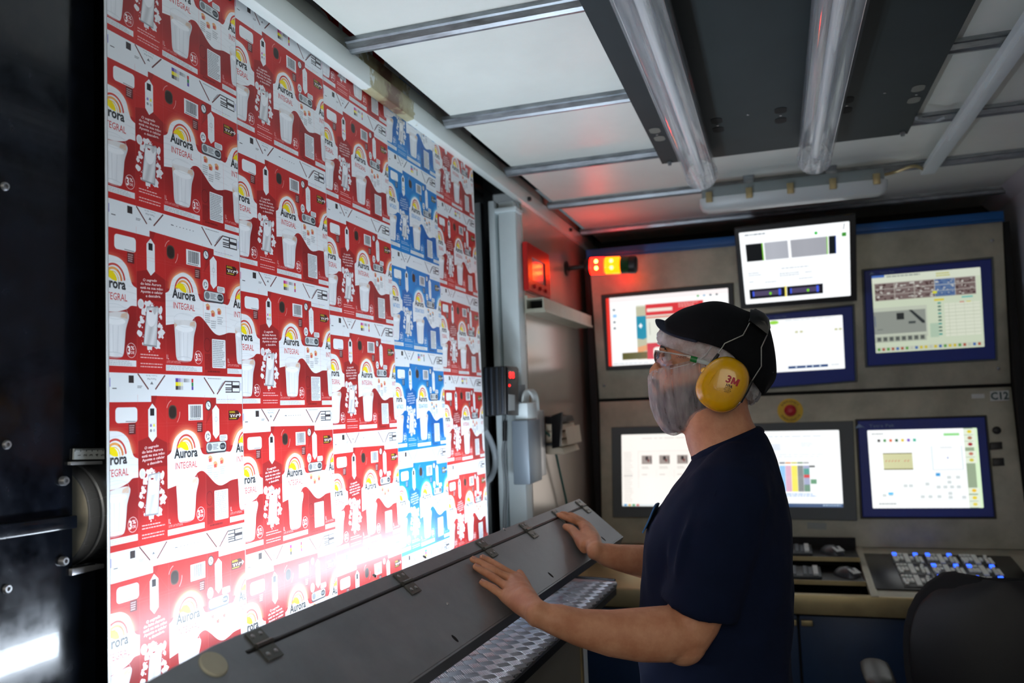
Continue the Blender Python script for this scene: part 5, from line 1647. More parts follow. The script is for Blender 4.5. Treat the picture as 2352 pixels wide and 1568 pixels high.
for k in range(5):
    a = 2 * math.pi * k / 5 + .3
    e_ = V((ct.x + .28 * math.cos(a), sy + .28 * math.sin(a), .085))
    build('base_leg', MB().tube([V((ct.x, sy, .13)), e_], [.026, .016], 10), M_BLACK, ch)
    build('castor', MB().tube([e_ + V((-.02 * math.sin(a), .02 * math.cos(a), -.056)), e_ + V((.02 * math.sin(a), -.02 * math.cos(a), -.056))], .029, 16), M_BLACK, ch)
    build('castor_stem', MB().tube([e_, e_ - V((0, 0, .03))], .008, 8), M_BLACK, ch)
ar = RD(2015, 1536, 2.42)
for s in (-1, 1):
    ax = ct.x + s * abs(ct.x - ar.x)
    pad = []
    y0_ = ar.y - .12
    for v, w, h in ((0, .022, .006), (.012, .036, .012), (.06, .042, .014), (.14, .043, .014), (.21, .040, .013), (.238, .028, .008)):
        pad.append([V((ax + w * math.cos(a), y0_ + v, ar.z - .012 + h * math.sin(a) + .02 * (v / .24) ** 2 * 0)) for a in [2 * math.pi * k / 16 for k in range(16)]])
    build('arm_pad', MB().loft(pad), mat('arm_rubber', (30, 32, 33), .38), ch)
    build('arm_post', MB().tube([V((ax, y0_ + .10, ar.z - .02)), V((ax, y0_ + .11, ar.z - .12)), V((ax * .75 + ct.x * .25, sy, zs_ - .06))], [.018, .016, .014], 10, rb=[.028, .024, .022]), M_BLACK, ch)

# ------------------------------------------------------------------ the worker
Yh = 1.640
HP = lambda px, py, Y=Yh: RY(px, py, Y)
M_SKIN = mat('skin', (222, 162, 126), 0.5, noise=.14, scale=26, bump=.10, bscale=170, spec=.35, rgb2=(200, 134, 100))
M_SHIRT = mat('navy_cotton', (9, 22, 50), 0.9, noise=.10, scale=30, bump=.06, bscale=500, spec=.25)
M_TROU = mat('blue_work_cotton', (24, 40, 66), 0.9, noise=.15, scale=40, bump=.15, bscale=220)
M_CAP = mat('black_cap_cloth', (8, 10, 15), 0.9, noise=.2, scale=60, bump=.12, bscale=420, spec=.25)
M_CAPB = mat('navy_cap_panel', (14, 24, 48), 0.8, bump=.12, bscale=420)
M_BEARD = mat('grey_beard', (40, 38, 40), 0.95, noise=.5, scale=150, bump=.4, bscale=300, rgb2=(74, 70, 70))
M_BROW = mat('dark_hair', (44, 38, 36), .9, noise=.4, scale=200)
M_NET = thin_mat('sheer_net', (226, 224, 226), .46, .8, noise_alpha=.18, scale=16, stretch=(7, 3, 1.0), bump=.5, translucent=.4)
M_NETC = thin_mat('crumpled_net', (226, 226, 228), .80, .75, noise_alpha=.2, scale=60, bump=1.0, translucent=.35)
M_LENS = bpy.data.materials.new('clear_lens')
M_LENS.use_nodes = True
nt_ = M_LENS.node_tree
nt_.nodes.remove(nt_.nodes['Principled BSDF'])
t_ = nt_.nodes.new('ShaderNodeBsdfTransparent'); t_.inputs[0].default_value = (.93, .95, .95, 1)
g_ = nt_.nodes.new('ShaderNodeBsdfGlossy'); g_.inputs['Roughness'].default_value = .04
f_n = nt_.nodes.new('ShaderNodeFresnel'); f_n.inputs[0].default_value = 1.75
x_ = nt_.nodes.new('ShaderNodeMixShader')
nt_.links.new(f_n.outputs[0], x_.inputs[0]); nt_.links.new(t_.outputs[0], x_.inputs[1]); nt_.links.new(g_.outputs[0], x_.inputs[2]); nt_.links.new(x_.outputs[0], nt_.nodes['Material Output'].inputs[0])

man = thing('person', 'person in navy t-shirt, black cap and nets, both hands on the steel cover', 'person', (HP(1650, 1300).x, 1.62, 0))

# ---- skin: head, neck, arms and hands grown together
sk = MB()
# head, slice by slice: image row, front, back, half width
HS = [(704, 1608, 1672, .028), (712, 1580, 1700, .045), (726, 1560, 1722, .060), (745, 1543, 1741, .066), (770, 1530, 1755, .0705), (795, 1521, 1762, .0725), (812, 1519, 1763, .073),
      (822, 1522, 1760, .073), (836, 1521, 1756, .073), (852, 1518, 1748, .073), (868, 1516, 1738, .072), (884, 1512, 1728, .073), (900, 1509, 1722, .070), (918, 1511, 1718, .067), (936, 1512, 1716, .064), (954, 1516, 1714, .060), (970, 1524, 1712, .055), (984, 1538, 1708, .048), (993, 1556, 1700, .038)]
rings = []
for py, f_, b_, w in HS:
    F_, B_ = HP(f_, py), HP(b_, py)
    row = []
    for a in range(40):
        t = 2 * math.pi * a / 40
        u = math.cos(t)              # +1 front, -1 back
        x = (F_.x + B_.x) / 2 + (F_.x - B_.x) / 2 * (abs(u) ** .92) * (1 if u > 0 else -1)
        z = (F_.z + B_.z) / 2 + (F_.z - B_.z) / 2 * u
        y = Yh + w * (abs(math.sin(t)) ** .85) * (1 if math.sin(t) > 0 else -1) * (1 - .20 * max(0, u))
        row.append(V((x, y, z)))
    rings.append(row)
sk.loft(rings)
# nose, brow, lips, chin
sk.tube([HP(1524, 818), HP(1512, 836), HP(1501, 853), HP(1500, 864)], [.007, .009, .011, .010], 12, rb=[.006, .008, .010, .008])
for s in (-1, 1):
    sk.ball(HP(1508, 863) + V((.004, s * .010, 0)), .0085)
    sk.tube([HP(1521, 806) + V((.002, s * .004, 0)), HP(1522, 803) + V((.002, s * .025, 0)), HP(1532, 808) + V((.002, s * .052, 0))], [.006, .007, .005], 10)
    sk.tube([HP(1532, 846) + V((.006, s * .035, 0)), HP(1548, 846) + V((0, s * .058, 0))], [.014, .012], 10)
sk.tube([HP(1506, 889) + V((.004, -.016, 0)), HP(1502, 888), HP(1506, 889) + V((.004, .016, 0))], [.004, .006, .004], 10)
sk.tube([HP(1508, 902) + V((.004, -.014, 0)), HP(1504, 902), HP(1508, 902) + V((.004, .014, 0))], [.004, .006, .004], 10)
sk.ball(HP(1532, 964), .017)
# neck down into the shirt
nk = [(930, 1560, 1716), (965, 1572, 1719), (990, 1576, 1728), (1015, 1582, 1745), (1045, 1592, 1760), (1085, 1610, 1770)]
rings = []
for k, (py, f_, b_) in enumerate(nk):
    dz_ = (-30, -28, -24, -20, -16, -10)[k]
    F_, B_ = HP(f_, py - dz_, 1.625), HP(b_, py + dz_, 1.625)
    c = (F_ + B_) / 2
    rings.append([c + (F_ - c) * math.cos(t) + V((0, (.062, .061, .062, .066, .074, .085)[k] * math.sin(t), 0)) for t in [2 * math.pi * a / 28 for a in range(28)]])
sk.loft(rings)
# left arm (towards the camera)
shL, elL, wrL = RD(1668, 1120, 1.435), RD(1572, 1458, 1.385), RD(1232, 1411, 1.345)
sk.tube([shL, RD(1640, 1250, 1.42), RD(1610, 1370, 1.40), RD(1590, 1425, 1.39), elL], [.050, .052, .049, .046, .043], 18)
sk.ball(RD(1568, 1470, 1.386), .0415)
fore = [RD(1585, 1450, 1.385), RD(1530, 1455, 1.38), RD(1470, 1457, 1.375), RD(1400, 1453, 1.365), RD(1330, 1440, 1.355), RD(1275, 1422, 1.348), wrL]
sk.tube(fore, [.040, .0445, .0425, .0375, .0315, .0270, .0190], 20, rb=[.040, .046, .044, .0375, .030, .0255, .018])
# right arm (beyond the body)
shR, elR, wrR = RD(1672, 1105, 1.83), RD(1575, 1315, 1.86), RD(1366, 1266, 1.805)
sk.tube([shR, RD(1625, 1220, 1.85), elR], [.05, .05, .042], 16)
fr = [elR, RD(1530, 1300, 1.85), RD(1470, 1288, 1.84), RD(1420, 1280, 1.825), RD(1390, 1273, 1.815), wrR]
sk.tube(fr, [.041, .042, .0375, .031, .0265, .018], 18, rb=[.041, .042, .036, .029, .025, .017])


def hand(wrist, knuckles, chains, thumb, rf, wr=.024, root=None):
    sk.tube([root, wrist, wrist.lerp((knuckles[1] + knuckles[2]) / 2, .45)], [wr * .80, wr * .96, wr * .90], 18)
    sk.ball(wrist, wr * .90, 16, 10)
    sk.ball(wrist.lerp((knuckles[1] + knuckles[2]) / 2, .45), wr * .90, 16, 10)
    for kn, ch_ in zip(knuckles, chains):
        pts = [kn] + ch_
        sk.tube([V(p) for p in spline([tuple(p) for p in pts], 9)], [rf * q for q in (1.16, 1.08, 1.0, 1.02, 1.06, .96, .92, .94, .80)], 14)
        sk.ball(ch_[-1], rf * .86, 12, 8)
        sk.ball(kn, rf * 1.34, 12, 8)
        mid = wrist.lerp(kn, .5)
        sk.tube([wrist, mid, kn], [wr * .80, .0165, rf * 1.34], 14)
    for a, b in zip(knuckles[:-1], knuckles[1:]):
        sk.tube([wrist, wrist.lerp((a + b) / 2, .6), (a + b) / 2], [wr * .8, .0165, rf * 1.18], 12)
    sk.tube([V(p) for p in spline([tuple(p) for p in thumb], 9)], [.019, .0185, .017, .0145, .012, .0115, .0115, .0105, .0085], 14)
    sk.ball(thumb[-1], .0085, 12, 8)


r_ = .0078
KL = [PC(1187, 1325, .020), PC(1174, 1329, .023), PC(1166, 1349, .023), PC(1160, 1371, .018)]
CL = [[PC(1150, 1304, .017), PC(1128, 1290, .012), PC(1107, 1280, .0085)],
      [PC(1137, 1311, .019), PC(1110, 1295, .013), PC(1085, 1284, .0085)],
      [PC(1138, 1329, .018), PC(1114, 1314, .012), PC(1092, 1301, .0085)],
      [PC(1137, 1354, .016), PC(1121, 1344, .012), PC(1107, 1337, .008)]]
TL = [wrL.lerp(PC(1215, 1385, .016), .5), PC(1215, 1365, .016), PC(1203, 1338, .011), PC(1193, 1316, .0095)]
hand(wrL + nC * .002, KL, CL, TL, r_, .0235, fore[-3])
KR = [PC(1338, 1204, .022), PC(1350, 1208, .022), PC(1358, 1216, .020), PC(1365, 1226, .016)]
CR = [[PC(1310, 1192, .018), PC(1294, 1186, .012), PC(1283, 1182, .0085)],
      [PC(1322, 1190, .018), PC(1302, 1182, .012), PC(1290, 1179, .0085)],
      [PC(1336, 1195, .016), PC(1320, 1186, .011), PC(1310, 1181, .0085)],
      [PC(1352, 1206, .014), PC(1340, 1198, .011), PC(1331, 1193, .008)]]
TR_ = [wrR.lerp(PC(1338, 1248, .020), .6), PC(1330, 1236, .020), PC(1313, 1215, .014), PC(1299, 1209, .0095)]
hand(wrR + nC * .002, KR, CR, TR_, .0082, .0225, fr[-3])
body = build('body', sk, M_SKIN, man)
rm = body.modifiers.new('grow', 'REMESH'); rm.mode = 'VOXEL'; rm.voxel_size = .0030; rm.use_smooth_shade = True
smd = body.modifiers.new('soft', 'SMOOTH'); smd.factor = .5; smd.iterations = 9
# finger nails
M_NAIL = mat('nail', (196, 146, 126), .3)
for ch_, k in ((CL, 1), (CL, 2), (CL, 3), (CL, 0)):
    tip, prev = ch_[k][-1], ch_[k][-2]
    d = (tip - prev).normalized()
    s_ = d.cross(nC).normalized()
    u_ = s_.cross(d).normalized()
    c = tip + u_ * r_ * .72 - d * .0035
    build('fingernail', MB().loft([[c + d * a + s_ * (w * math.sin(t)) + u_ * (.0028 * math.cos(t) - .0020) for t in [math.radians(-70 + 28 * j) for j in range(6)]] + [c + d * a + s_ * (w * math.sin(t)) + u_ * (.0028 * math.cos(t) - .0030) for t in [math.radians(70 - 28 * j) for j in range(6)]] for a, w in ((-.0055, .0032), (0, .0046), (.0045, .0042), (.0062, .0026))]), M_NAIL, man)
# eyes
for s in (-1, 1):
    ec_ = HP(1540, 823) + V((0, s * .034, 0))
    e_ = build('eye', MB().ball(ec_, .0118), mat('eye_white', (196, 190, 186), .2), man)
    build('iris', MB().ball(ec_ + V((-.0074, 0, -.001)), .0056), mat('iris_brown', (48, 34, 26), .15), e_)
    build('eyelid', MB().tube([ec_ + V((-.008, -.013, .0045)), ec_ + V((-.0125, 0, .0058)), ec_ + V((-.008, .013, .0045))], [.003, .0042, .003], 10), M_SKIN, e_)
    build('eyebrow', MB().tube([HP(1522, 804) + V((0, s * .014, .002)), HP(1525, 800) + V((0, s * .030, .002)), HP(1536, 805) + V((0, s * .050, 0))], [.003, .0038, .002], 8), M_BROW, man)


def shell(T, E_, W_, nS, nT, pw=1.0, y0=Yh, ripple=None, tmax=90):
    """bowed sheet mirrored about the middle of the head: T on the midline, E_ at half width W_"""
    Tp, Ep = spline(T, nS), spline(E_, nS)
    w = spline([(k, x) for k, x in enumerate(W_)], nS)[:, 1]
    rows = []
    for i in range(nS):
        A, B = HP(*Tp[i], y0), HP(*Ep[i], y0 - w[i])
        row = []
        for j in range(-nT, nT + 1):
            a = math.radians(tmax) * abs(j) / nT
            c = math.cos(a) ** pw
            p = B.lerp(A, c)
            y = y0 + (-1 if j < 0 else 1) * w[i] * math.sin(a)
            q = V((p.x, y, p.z))
            if ripple:
                o = V((p.x - HP(1655, 850).x, y - y0, p.z - HP(1655, 850).z)).normalized()
                q += o * ripple(i / (nS - 1), abs(j) / nT, j)
            row.append(q)
        rows.append(row)
    return MB().loft(rows, closed=False)


# ---- cap
cap = build('cap', shell([(1533, 741), (1548, 728), (1572, 713), (1598, 703), (1620, 697), (1645, 695.5), (1674, 700), (1706, 710), (1736, 723), (1760, 745), (1771, 775), (1777, 805), (1778, 840), (1775, 870), (1756, 903)],
                         [(1530, 757), (1552, 768), (1578, 777), (1603, 785), (1634, 793), (1664, 803), (1676, 810), (1686, 818), (1694, 828), (1702, 838), (1709, 846), (1716, 854), (1726, 872), (1738, 888), (1748, 902)],
                         [.052, .062, .071, .079, .085, .089, .0905, .091, .091, .090, .088, .084, .076, .064, .050], 44, 18, .78,
                         ripple=lambda s, t, j: .0012 * math.sin(s * 23 + t * 3) * (1 - t) + .0016 * math.sin(s * 9 + 1.3 * math.sin(t * 5))), M_CAP, man, keep_open=True)
so = cap.modifiers.new('thick', 'SOLIDIFY'); so.thickness = .0022; so.offset = -1
fp_ = build('front_panel', shell([(1533, 740), (1548, 727), (1572, 712), (1598, 702), (1618, 696.5)], [(1540, 757), (1556, 760), (1576, 757), (1600, 742), (1624, 716)], [.046, .056, .060, .054, .036], 16, 12, .78), M_CAPB, cap, keep_open=True)
so = fp_.modifiers.new('thick', 'SOLIDIFY'); so.thickness = .001; so.offset = 1
em = shell([(1556, 724), (1572, 713), (1590, 705)], [(1562, 727), (1577, 717), (1594, 709)], [.020, .024, .020], 8, 8, .8)
e_ = build('emblem', em, mat('cap_emblem', (96, 110, 120), .7), cap, keep_open=True)
so = e_.modifiers.new('thick', 'SOLIDIFY'); so.thickness = .0022; so.offset = 1
rows = []
for k in range(5):
    q = k / 4
    row = []
    for j in range(-12, 13):
        t = j / 12
        a = abs(t)
        inner = HP(1537 + 66 * a ** 1.7, 744 + 43 * a ** 1.15, Yh - .080 * a)
        tip = HP(1504 + 98 * a ** 2.2, 732 + 56 * a ** .85, Yh - .087 * a)
        p = inner.lerp(tip, q)
        row.append(V((p.x, Yh + (.091 if q > .3 else .082) * t * (1 if True else 0), p.z - .004 * math.sin(math.pi * q) * 0 + .003 * math.sin(math.pi * q))))
    rows.append(row)
br = build('brim', MB().loft(rows, closed=False), M_CAPB, cap, keep_open=True)
so = br.modifiers.new('thick', 'SOLIDIFY'); so.thickness = .005; so.offset = 0
bs = br.modifiers.new('round', 'SUBSURF'); bs.levels = 1; bs.render_levels = 1
build('strap_buckle', MB().box(tuple(HP(1766, 853, Yh - .035) - V((.008, .006, .004))), tuple(HP(1766, 853, Yh - .035) + V((.008, .006, .005)))), M_ALU, cap, bevel=.002)

# ---- hair net below the cap, and its bunch at the nape
net = build('hair_net', shell([(1523, 757), (1517, 768), (1515, 779), (1516, 789)], [(1702, 812), (1698, 826), (1694, 838), (1690, 850)], [.082, .083, .083, .082], 16, 46, 1.0,
                              ripple=lambda s, t, j: .0016 * math.sin(j * 1.35) + .0012 * math.sin(j * 2.9 + s * 9) + .003 + .002 * math.sin(math.pi * s)), M_NETC, man, keep_open=True)
mb = shell([(1516, 788), (1515, 790), (1516, 793)], [(1690, 848), (1689, 852), (1690, 855)], [.082, .083, .082], 5, 46, 1.0, ripple=lambda s, t, j: .003 + .002 * math.sin(math.pi * s) + .001 * math.sin(j * 1.35))
build('elastic_hem', mb, M_NETC, net, keep_open=True)
mb = MB()
cB = HP(1730, 888, Yh)
rr = random.Random(3)
for i in range(13):
    th = math.pi * i / 12
    for k in range(28):
        w = 2 * math.pi * k / 28
        q = 1 + .10 * math.sin(5 * w + 3 * th) + .07 * math.sin(9 * w - 5 * th) + rr.uniform(-.03, .03)
        mb.v.append(cB + V((.0185 * q * math.sin(th) * math.cos(w) + .006 * math.cos(th), .052 * q * math.sin(th) * math.sin(w), .031 * q * math.cos(th))))
mb.f = [(i * 28 + k, (i + 1) * 28 + k, (i + 1) * 28 + (k + 1) % 28, i * 28 + (k + 1) % 28) for i in range(12) for k in range(28)]
build('net_bunch', mb, M_NETC, net)

# ---- beard and the sheer mask over it
bt_ = [(1500, 880), (1500, 905), (1505, 932), (1512, 956), (1526, 979), (1545, 992), (1566, 990)]
be_ = [(1612, 862), (1624, 885), (1628, 905), (1626, 926), (1616, 946), (1600, 964), (1580, 986)]
bn = M_BEARD.node_tree
o_ = bn.nodes['Material Output']
at2 = bn.nodes.new('ShaderNodeAttribute'); at2.attribute_name = 'growth'
nz2 = bn.nodes.new('ShaderNodeTexNoise'); nz2.inputs['Scale'].default_value = 240
ma = bn.nodes.new('ShaderNodeMath'); ma.operation = 'MULTIPLY_ADD'; ma.inputs[1].default_value = 1.6
bn.links.new(at2.outputs['Fac'], ma.inputs[0]); bn.links.new(nz2.outputs[0], ma.inputs[2])
gt = bn.nodes.new('ShaderNodeMapRange'); gt.inputs[1].default_value = .55; gt.inputs[2].default_value = 1.25
bn.links.new(ma.outputs[0], gt.inputs[0])
tb = bn.nodes.new('ShaderNodeBsdfTransparent'); mxb = bn.nodes.new('ShaderNodeMixShader')
bn.links.new(gt.outputs[0], mxb.inputs[0]); bn.links.new(tb.outputs[0], mxb.inputs[1]); bn.links.new(bn.nodes['Principled BSDF'].outputs[0], mxb.inputs[2]); bn.links.new(mxb.outputs[0], o_.inputs[0])
bd = build('beard', shell([(1508, 892), (1508, 915), (1511, 940), (1516, 958), (1529, 979), (1546, 991), (1566, 990)], be_, [.0775, .077, .075, .071, .063, .050, .034], 24, 16, .86), M_BEARD, man, keep_open=True)
gr = bd.data.attributes.new('growth', 'FLOAT', 'POINT')
for k in range(len(bd.data.vertices)):
    gr.data[k].value = min(1, (k // 33) / 8)
mus = build('moustache', MB().tube([HP(1515, 896, Yh - .026), HP(1505, 879, Yh - .014), HP(1502, 876, Yh), HP(1505, 879, Yh + .014), HP(1515, 896, Yh + .026)], [.004, .006, .0055, .006, .004], 10), M_BROW, man)
mk = build('beard_net', shell([(1498, 853), (1489, 866), (1489.5, 890), (1493, 925), (1503, 957), (1518.5, 983), (1534, 996), (1552, 999), (1570, 991)],
                              [(1610, 822), (1620, 840), (1632, 870), (1640, 900), (1636, 926), (1622, 945), (1606, 962), (1590, 978), (1574, 991)],
                              [.079, .081, .083, .083, .080, .073, .062, .048, .034], 60, 44, .84,
                              ripple=lambda s, t, j: (.0011 * math.sin(j * 1.9 + 2 * math.sin(s * 5)) + .0009 * math.sin(j * 3.7 + s * 4)) * (1 - s) ** .7 * math.sin(math.pi * min(1, t * 1.1 + .05)) + .0008 * math.sin(s * 40 + j) * s), M_NET, man, keep_open=True)
pts = [HP(x, y, Yh - w) for x, y, w in ((1495, 852, .0), (1520, 854, .030), (1550, 854, .057), (1574, 848, .071), (1598, 834, .080), (1622, 812, .086), (1634, 795, .088))]
hem = [V(p) for p in spline([tuple(p) for p in pts], 26)]
build('hem', MB().tube(hem, .0016, 8).tube([V((p.x, 2 * Yh - p.y, p.z)) for p in hem], .0016, 8), M_NETC, mk)

# ---- safety glasses
gl_ = build('glasses', shell([(1505, 806), (1503, 818), (1506, 832), (1514, 842), (1522, 850)], [(1590, 819), (1590, 822), (1590, 826), (1588, 830), (1584, 834)], [.0785, .079, .079, .079, .078], 14, 22, .62), M_LENS, man, keep_open=True)
mb = MB()
edge_ = lambda T, E2, w, n: [HP(*(np.array(E2) + (np.array(T) - np.array(E2)) * math.cos(a) ** .62), Yh - w * math.sin(a)) for a in [math.radians(90 * k / n) for k in range(n + 1)]]
up_e = edge_((1505, 805), (1590, 819), .079, 22)
lo_e = edge_((1522, 851), (1584, 835), .078, 22)
for e2, rr_ in ((up_e, .0016), (lo_e, .0011)):
    mb.tube(e2, rr_, 8)
    mb.tube([V((p.x, 2 * Yh - p.y, p.z)) for p in e2], rr_, 8)
build('lens_rim', mb, thin_mat('clear_rim', (220, 226, 226), .5, .08), gl_)
for s in (-1, 1):
    mir = (lambda p: p) if s < 0 else (lambda p: V((p.x, 2 * Yh - p.y, p.z)))
    tp = [HP(x, y, Yh - .0815) for x, y in ((1586, 823), (1601, 827), (1634, 836))]
    build('temple_tip', MB().tube([mir(tp[0]), mir(tp[1])], .0034, 10, rb=[.0055, .0058]), mat('green_temple', (16, 120, 52), .4), gl_)
    build('temple', MB().tube([mir(tp[1]), mir(tp[2])], .003, 10, rb=[.0046, .004]), mat('white_temple', (190, 200, 196), .4), gl_)
lettering('lettering', 'UNIVET', HP(1565, 820, Yh - .0775), (.97, -.2, -.12), (.12, 0, 1), .0042, M_INK, gl_, w=.020)

# ---- ear defenders
ed = build('ear_defenders', MB().tube([HP(1723, 741, Yh - .075), HP(1730, 722, Yh - .055), HP(1735, 713, Yh - .02), HP(1735, 713, Yh + .02), HP(1730, 722, Yh + .055), HP(1723, 741, Yh + .075)], .004, 10), M_BLACK, man)
band = []
for k in range(13):
    a = -1 + 2 * k / 12
    w = .086 * a
    drop = 16 * abs(a) ** 3
    f_, g_ = HP(1724 - 2 * abs(a), 710 + drop * 1.6, Yh - abs(w)), HP(1770 - 6 * abs(a), 752 + drop, Yh - abs(w))
    m_ = HP(1752, 724 + drop * 1.2, Yh - abs(w)) + V((.004, 0, .004))
    band.append([V((p.x, Yh + w, p.z)) for p in (f_, f_.lerp(m_, .5) + V((.0015, 0, .0025)), m_, m_.lerp(g_, .5) + V((.003, 0, .001)), g_, f_.lerp(g_, .5))])
build('headband', MB().loft(band), mat('band_rubber', (14, 15, 17), .5), ed, ang=60)
u1, u2 = V((.56, 0, .83)), V((-.83, 0, .56))
c3 = HP(1661, 882, Yh - .108)
c3f = V((c3.x, 2 * Yh - c3.y, c3.z))


def dome(c, sgn, scale=1.0):
    mb = MB()
    rings = []
    for h, k in ((0, .96), (.004, 1.0), (.012, 1.0), (.020, .975), (.027, .92), (.032, .83), (.0355, .70), (.0375, .52), (.0385, .30), (.0388, .08)):
        ring = []
        for a in range(44):
            t = 2 * math.pi * a / 44
            cx_, sx_ = math.cos(t), math.sin(t)
            e = 2 / 2.35
            px_, py_ = abs(cx_) ** e * (1 if cx_ > 0 else -1), abs(sx_) ** e * (1 if sx_ > 0 else -1)
            egg = 1 - .06 * px_
            ring.append(c + u1 * (.0505 * k * px_ * scale) + u2 * (.0425 * k * py_ * egg * scale) + V((0, sgn * h, 0)))
        rings.append(ring)
    return mb.loft(rings)


for c, sgn in ((c3, -1), (c3f, 1)):
    cup = build('ear_cup', dome(c, sgn), M_YEL, ed, ang=60)
    fo = MB()
    fo.loft([[p - V((0, sgn * dd, 0)) + (p - c) * kk for p in dome(c, sgn).v[:44]] for dd, kk in ((.0005, .03), (.004, .055), (.010, .05), (.022, -.05))])
    build('cushion', fo, M_FOAM, cup)
    if sgn < 0:
        build('side_rib', MB().tube([c + u2 * .018 - u1 * .020 + V((0, -.0362, 0)), c + u2 * .0205 + u1 * .0 + V((0, -.0368, 0)), c + u2 * .018 + u1 * .020 + V((0, -.0362, 0))], [.001, .0022, .001], 8), M_YEL, cup)

        def bend_(p):
            q = p - c
            a, b = q.dot(u1) / .0505, q.dot(u2) / .0425
            r2 = (abs(a) ** 2.35 + abs(b) ** 2.35) ** (1 / 2.35)
            hs = np.interp(r2, (.08, .30, .52, .70, .83, .92, .975), (.0388, .0385, .0375, .0355, .032, .027, .020))
            return V((p.x, c.y - hs - .0012, p.z))
        ex_, ey_ = V((.90, 0, -.44)), V((.44, 0, .90))
        P3, F3 = glyphs('3', .03)
        w3 = P3[:, 0].max() + .10
        Pm = [(x * .95 + w3, y) for x, y in ((0, 0), (.25, 0), (.25, 1), (0, 1), (.75, 0), (1, 0), (1, 1), (.75, 1), (0, 1), (.30, 1), (.62, .12), (.38, .12), (.70, 1), (1, 1), (.62, .12), (.38, .12))]
        _glyph[('3M', .02)] = (np.vstack([P3, np.array(Pm)]), list(F3) + [tuple(len(P3) + i for i in f) for f in ((0, 1, 2, 3), (4, 5, 6, 7), (8, 11, 10, 9), (12, 13, 14, 15))])
        lettering('lettering', '3M', HP(1683, 874, c.y - .037), ex_, ey_, .0125, mat('red_print', (190, 20, 40), .5), cup, w=.022, bold=.02, bend=bend_)
        lettering('lettering', 'H9A', HP(1675.5, 886, c.y - .037), ex_, ey_, .0055, M_INK, cup, w=.0115, bold=.02, bend=bend_)
        for k, wd_ in enumerate((.010, .013, .009)):
            lettering('small_print', ('EN 352', 'S3.CE.0', '2797')[k], HP(1672.5 - k * 1.6, 891.5 + k * 4.2, c.y - .037), ex_, ey_, .0024, M_INK, cup, w=wd_, bend=bend_)
        lettering('raised_name', 'PELTOR', HP(1660, 900, c.y - .037), V((.86, 0, -.50)), V((.5, 0, .86)), .0085, M_YEL, cup, w=.042, bend=bend_)
for s in (-1, 1):
    mir = (lambda p: p) if s < 0 else (lambda p: V((p.x, 2 * Yh - p.y, p.z)))
    M_WIRE = bpy.data.materials.get('wire_steel') or mat('wire_steel', (176, 172, 160), .3, .9)
    fw = [(1648, 815.6, .118), (1664.5, 788.8, .108), (1706.6, 769.7, .102), (1722, 741.6, .088)]
    rw = [(1725.7, 876.8, .112), (1748.7, 841, .092), (1748.7, 797.8, .088), (1762, 768.4, .074)]
    build('wire', MB().tube([mir(HP(x, y, Yh - w)) for x, y, w in fw], .0011, 8), M_WIRE, ed)
    build('wire', MB().tube([mir(HP(x, y, Yh - w)) for x, y, w in rw], .0011, 8), M_WIRE, ed)
    build('fork_arm', MB().tube([mir(HP(1650, 813, Yh - .118)), mir(HP(1634, 836, Yh - .124)), mir(HP(1619, 858, Yh - .126))], [.003, .0038, .0038], 10), M_BLACK, ed)
    build('fork_arm', MB().tube([mir(HP(1727, 874, Yh - .112)), mir(HP(1714, 899, Yh - .118)), mir(HP(1700, 923, Yh - .118))], [.003, .0038, .0038], 10), M_BLACK, ed)
    build('pivot', MB().lathe(mir(HP(1618, 851, Yh - .122)), (0, -s * -1, 0), [(.006, -.004), (.006, .004), (.004, .006)], 16), M_YEL, ed)

# ---- t-shirt: body and sleeves in one
Yt = 1.625
sh = MB()
TS = [(1594, 1046, 1746, 984, .066), (1583, 1066, 1758, 1000, .098), (1566, 1094, 1772, 1030, .150), (1540, 1128, 1787, 1072, .192), (1514, 1166, 1800, 1112, .204), (1496, 1196, 1809, 1150, .203), (1486, 1236, 1816, 1196, .198), (1481, 1290, 1820, 1262, .190),
      (1477, 1350, 1823, 1340, .180), (1475, 1420, 1821, 1415, .174), (1474, 1500, 1817, 1495, .172), (1476, 1580, 1819, 1575, .174), (1478, 1640, 1822, 1640, .176)]
rings = []
for k, (fx, fy, bx_, by, w) in enumerate(TS):
    F_, B_ = HP(fx, fy, Yt), HP(bx_, by, Yt)
    c = (F_ + B_) / 2
    e = 1.0 if k < 2 else .82
    row = []
    for a in range(56):
        t = 2 * math.pi * a / 56
        cu, su = math.cos(t), math.sin(t)
        q = 1 + (.010 * math.sin(5 * t + k * .9) * (k > 5) + .006 * math.sin(9 * t - k * 1.7) * (k > 4))
        if k >= 9 and cu < -.3:
            q += .012 * math.sin(k * 2.6 + t)
        row.append(c + (F_ - c) * (abs(cu) ** e * (1 if cu > 0 else -1) * q) + V((0, w * abs(su) ** e * (1 if su > 0 else -1) * q, 0)))
    rings.append(row)
sh.loft(rings)
rings_shirt = rings
hem_ = RD(1601, 1404, 1.395)
sh.tube([RD(1700, 1085, 1.50), RD(1672, 1140, 1.43), RD(1652, 1215, 1.405), RD(1630, 1300, 1.398), hem_], [.066, .074, .072, .069, .0675], 30, rb=[.06, .066, .066, .064, .063])
sh.tube([RD(1690, 1085, 1.78), RD(1660, 1140, 1.85), RD(1630, 1215, 1.865), RD(1606, 1270, 1.87)], [.066, .072, .066, .062], 26)
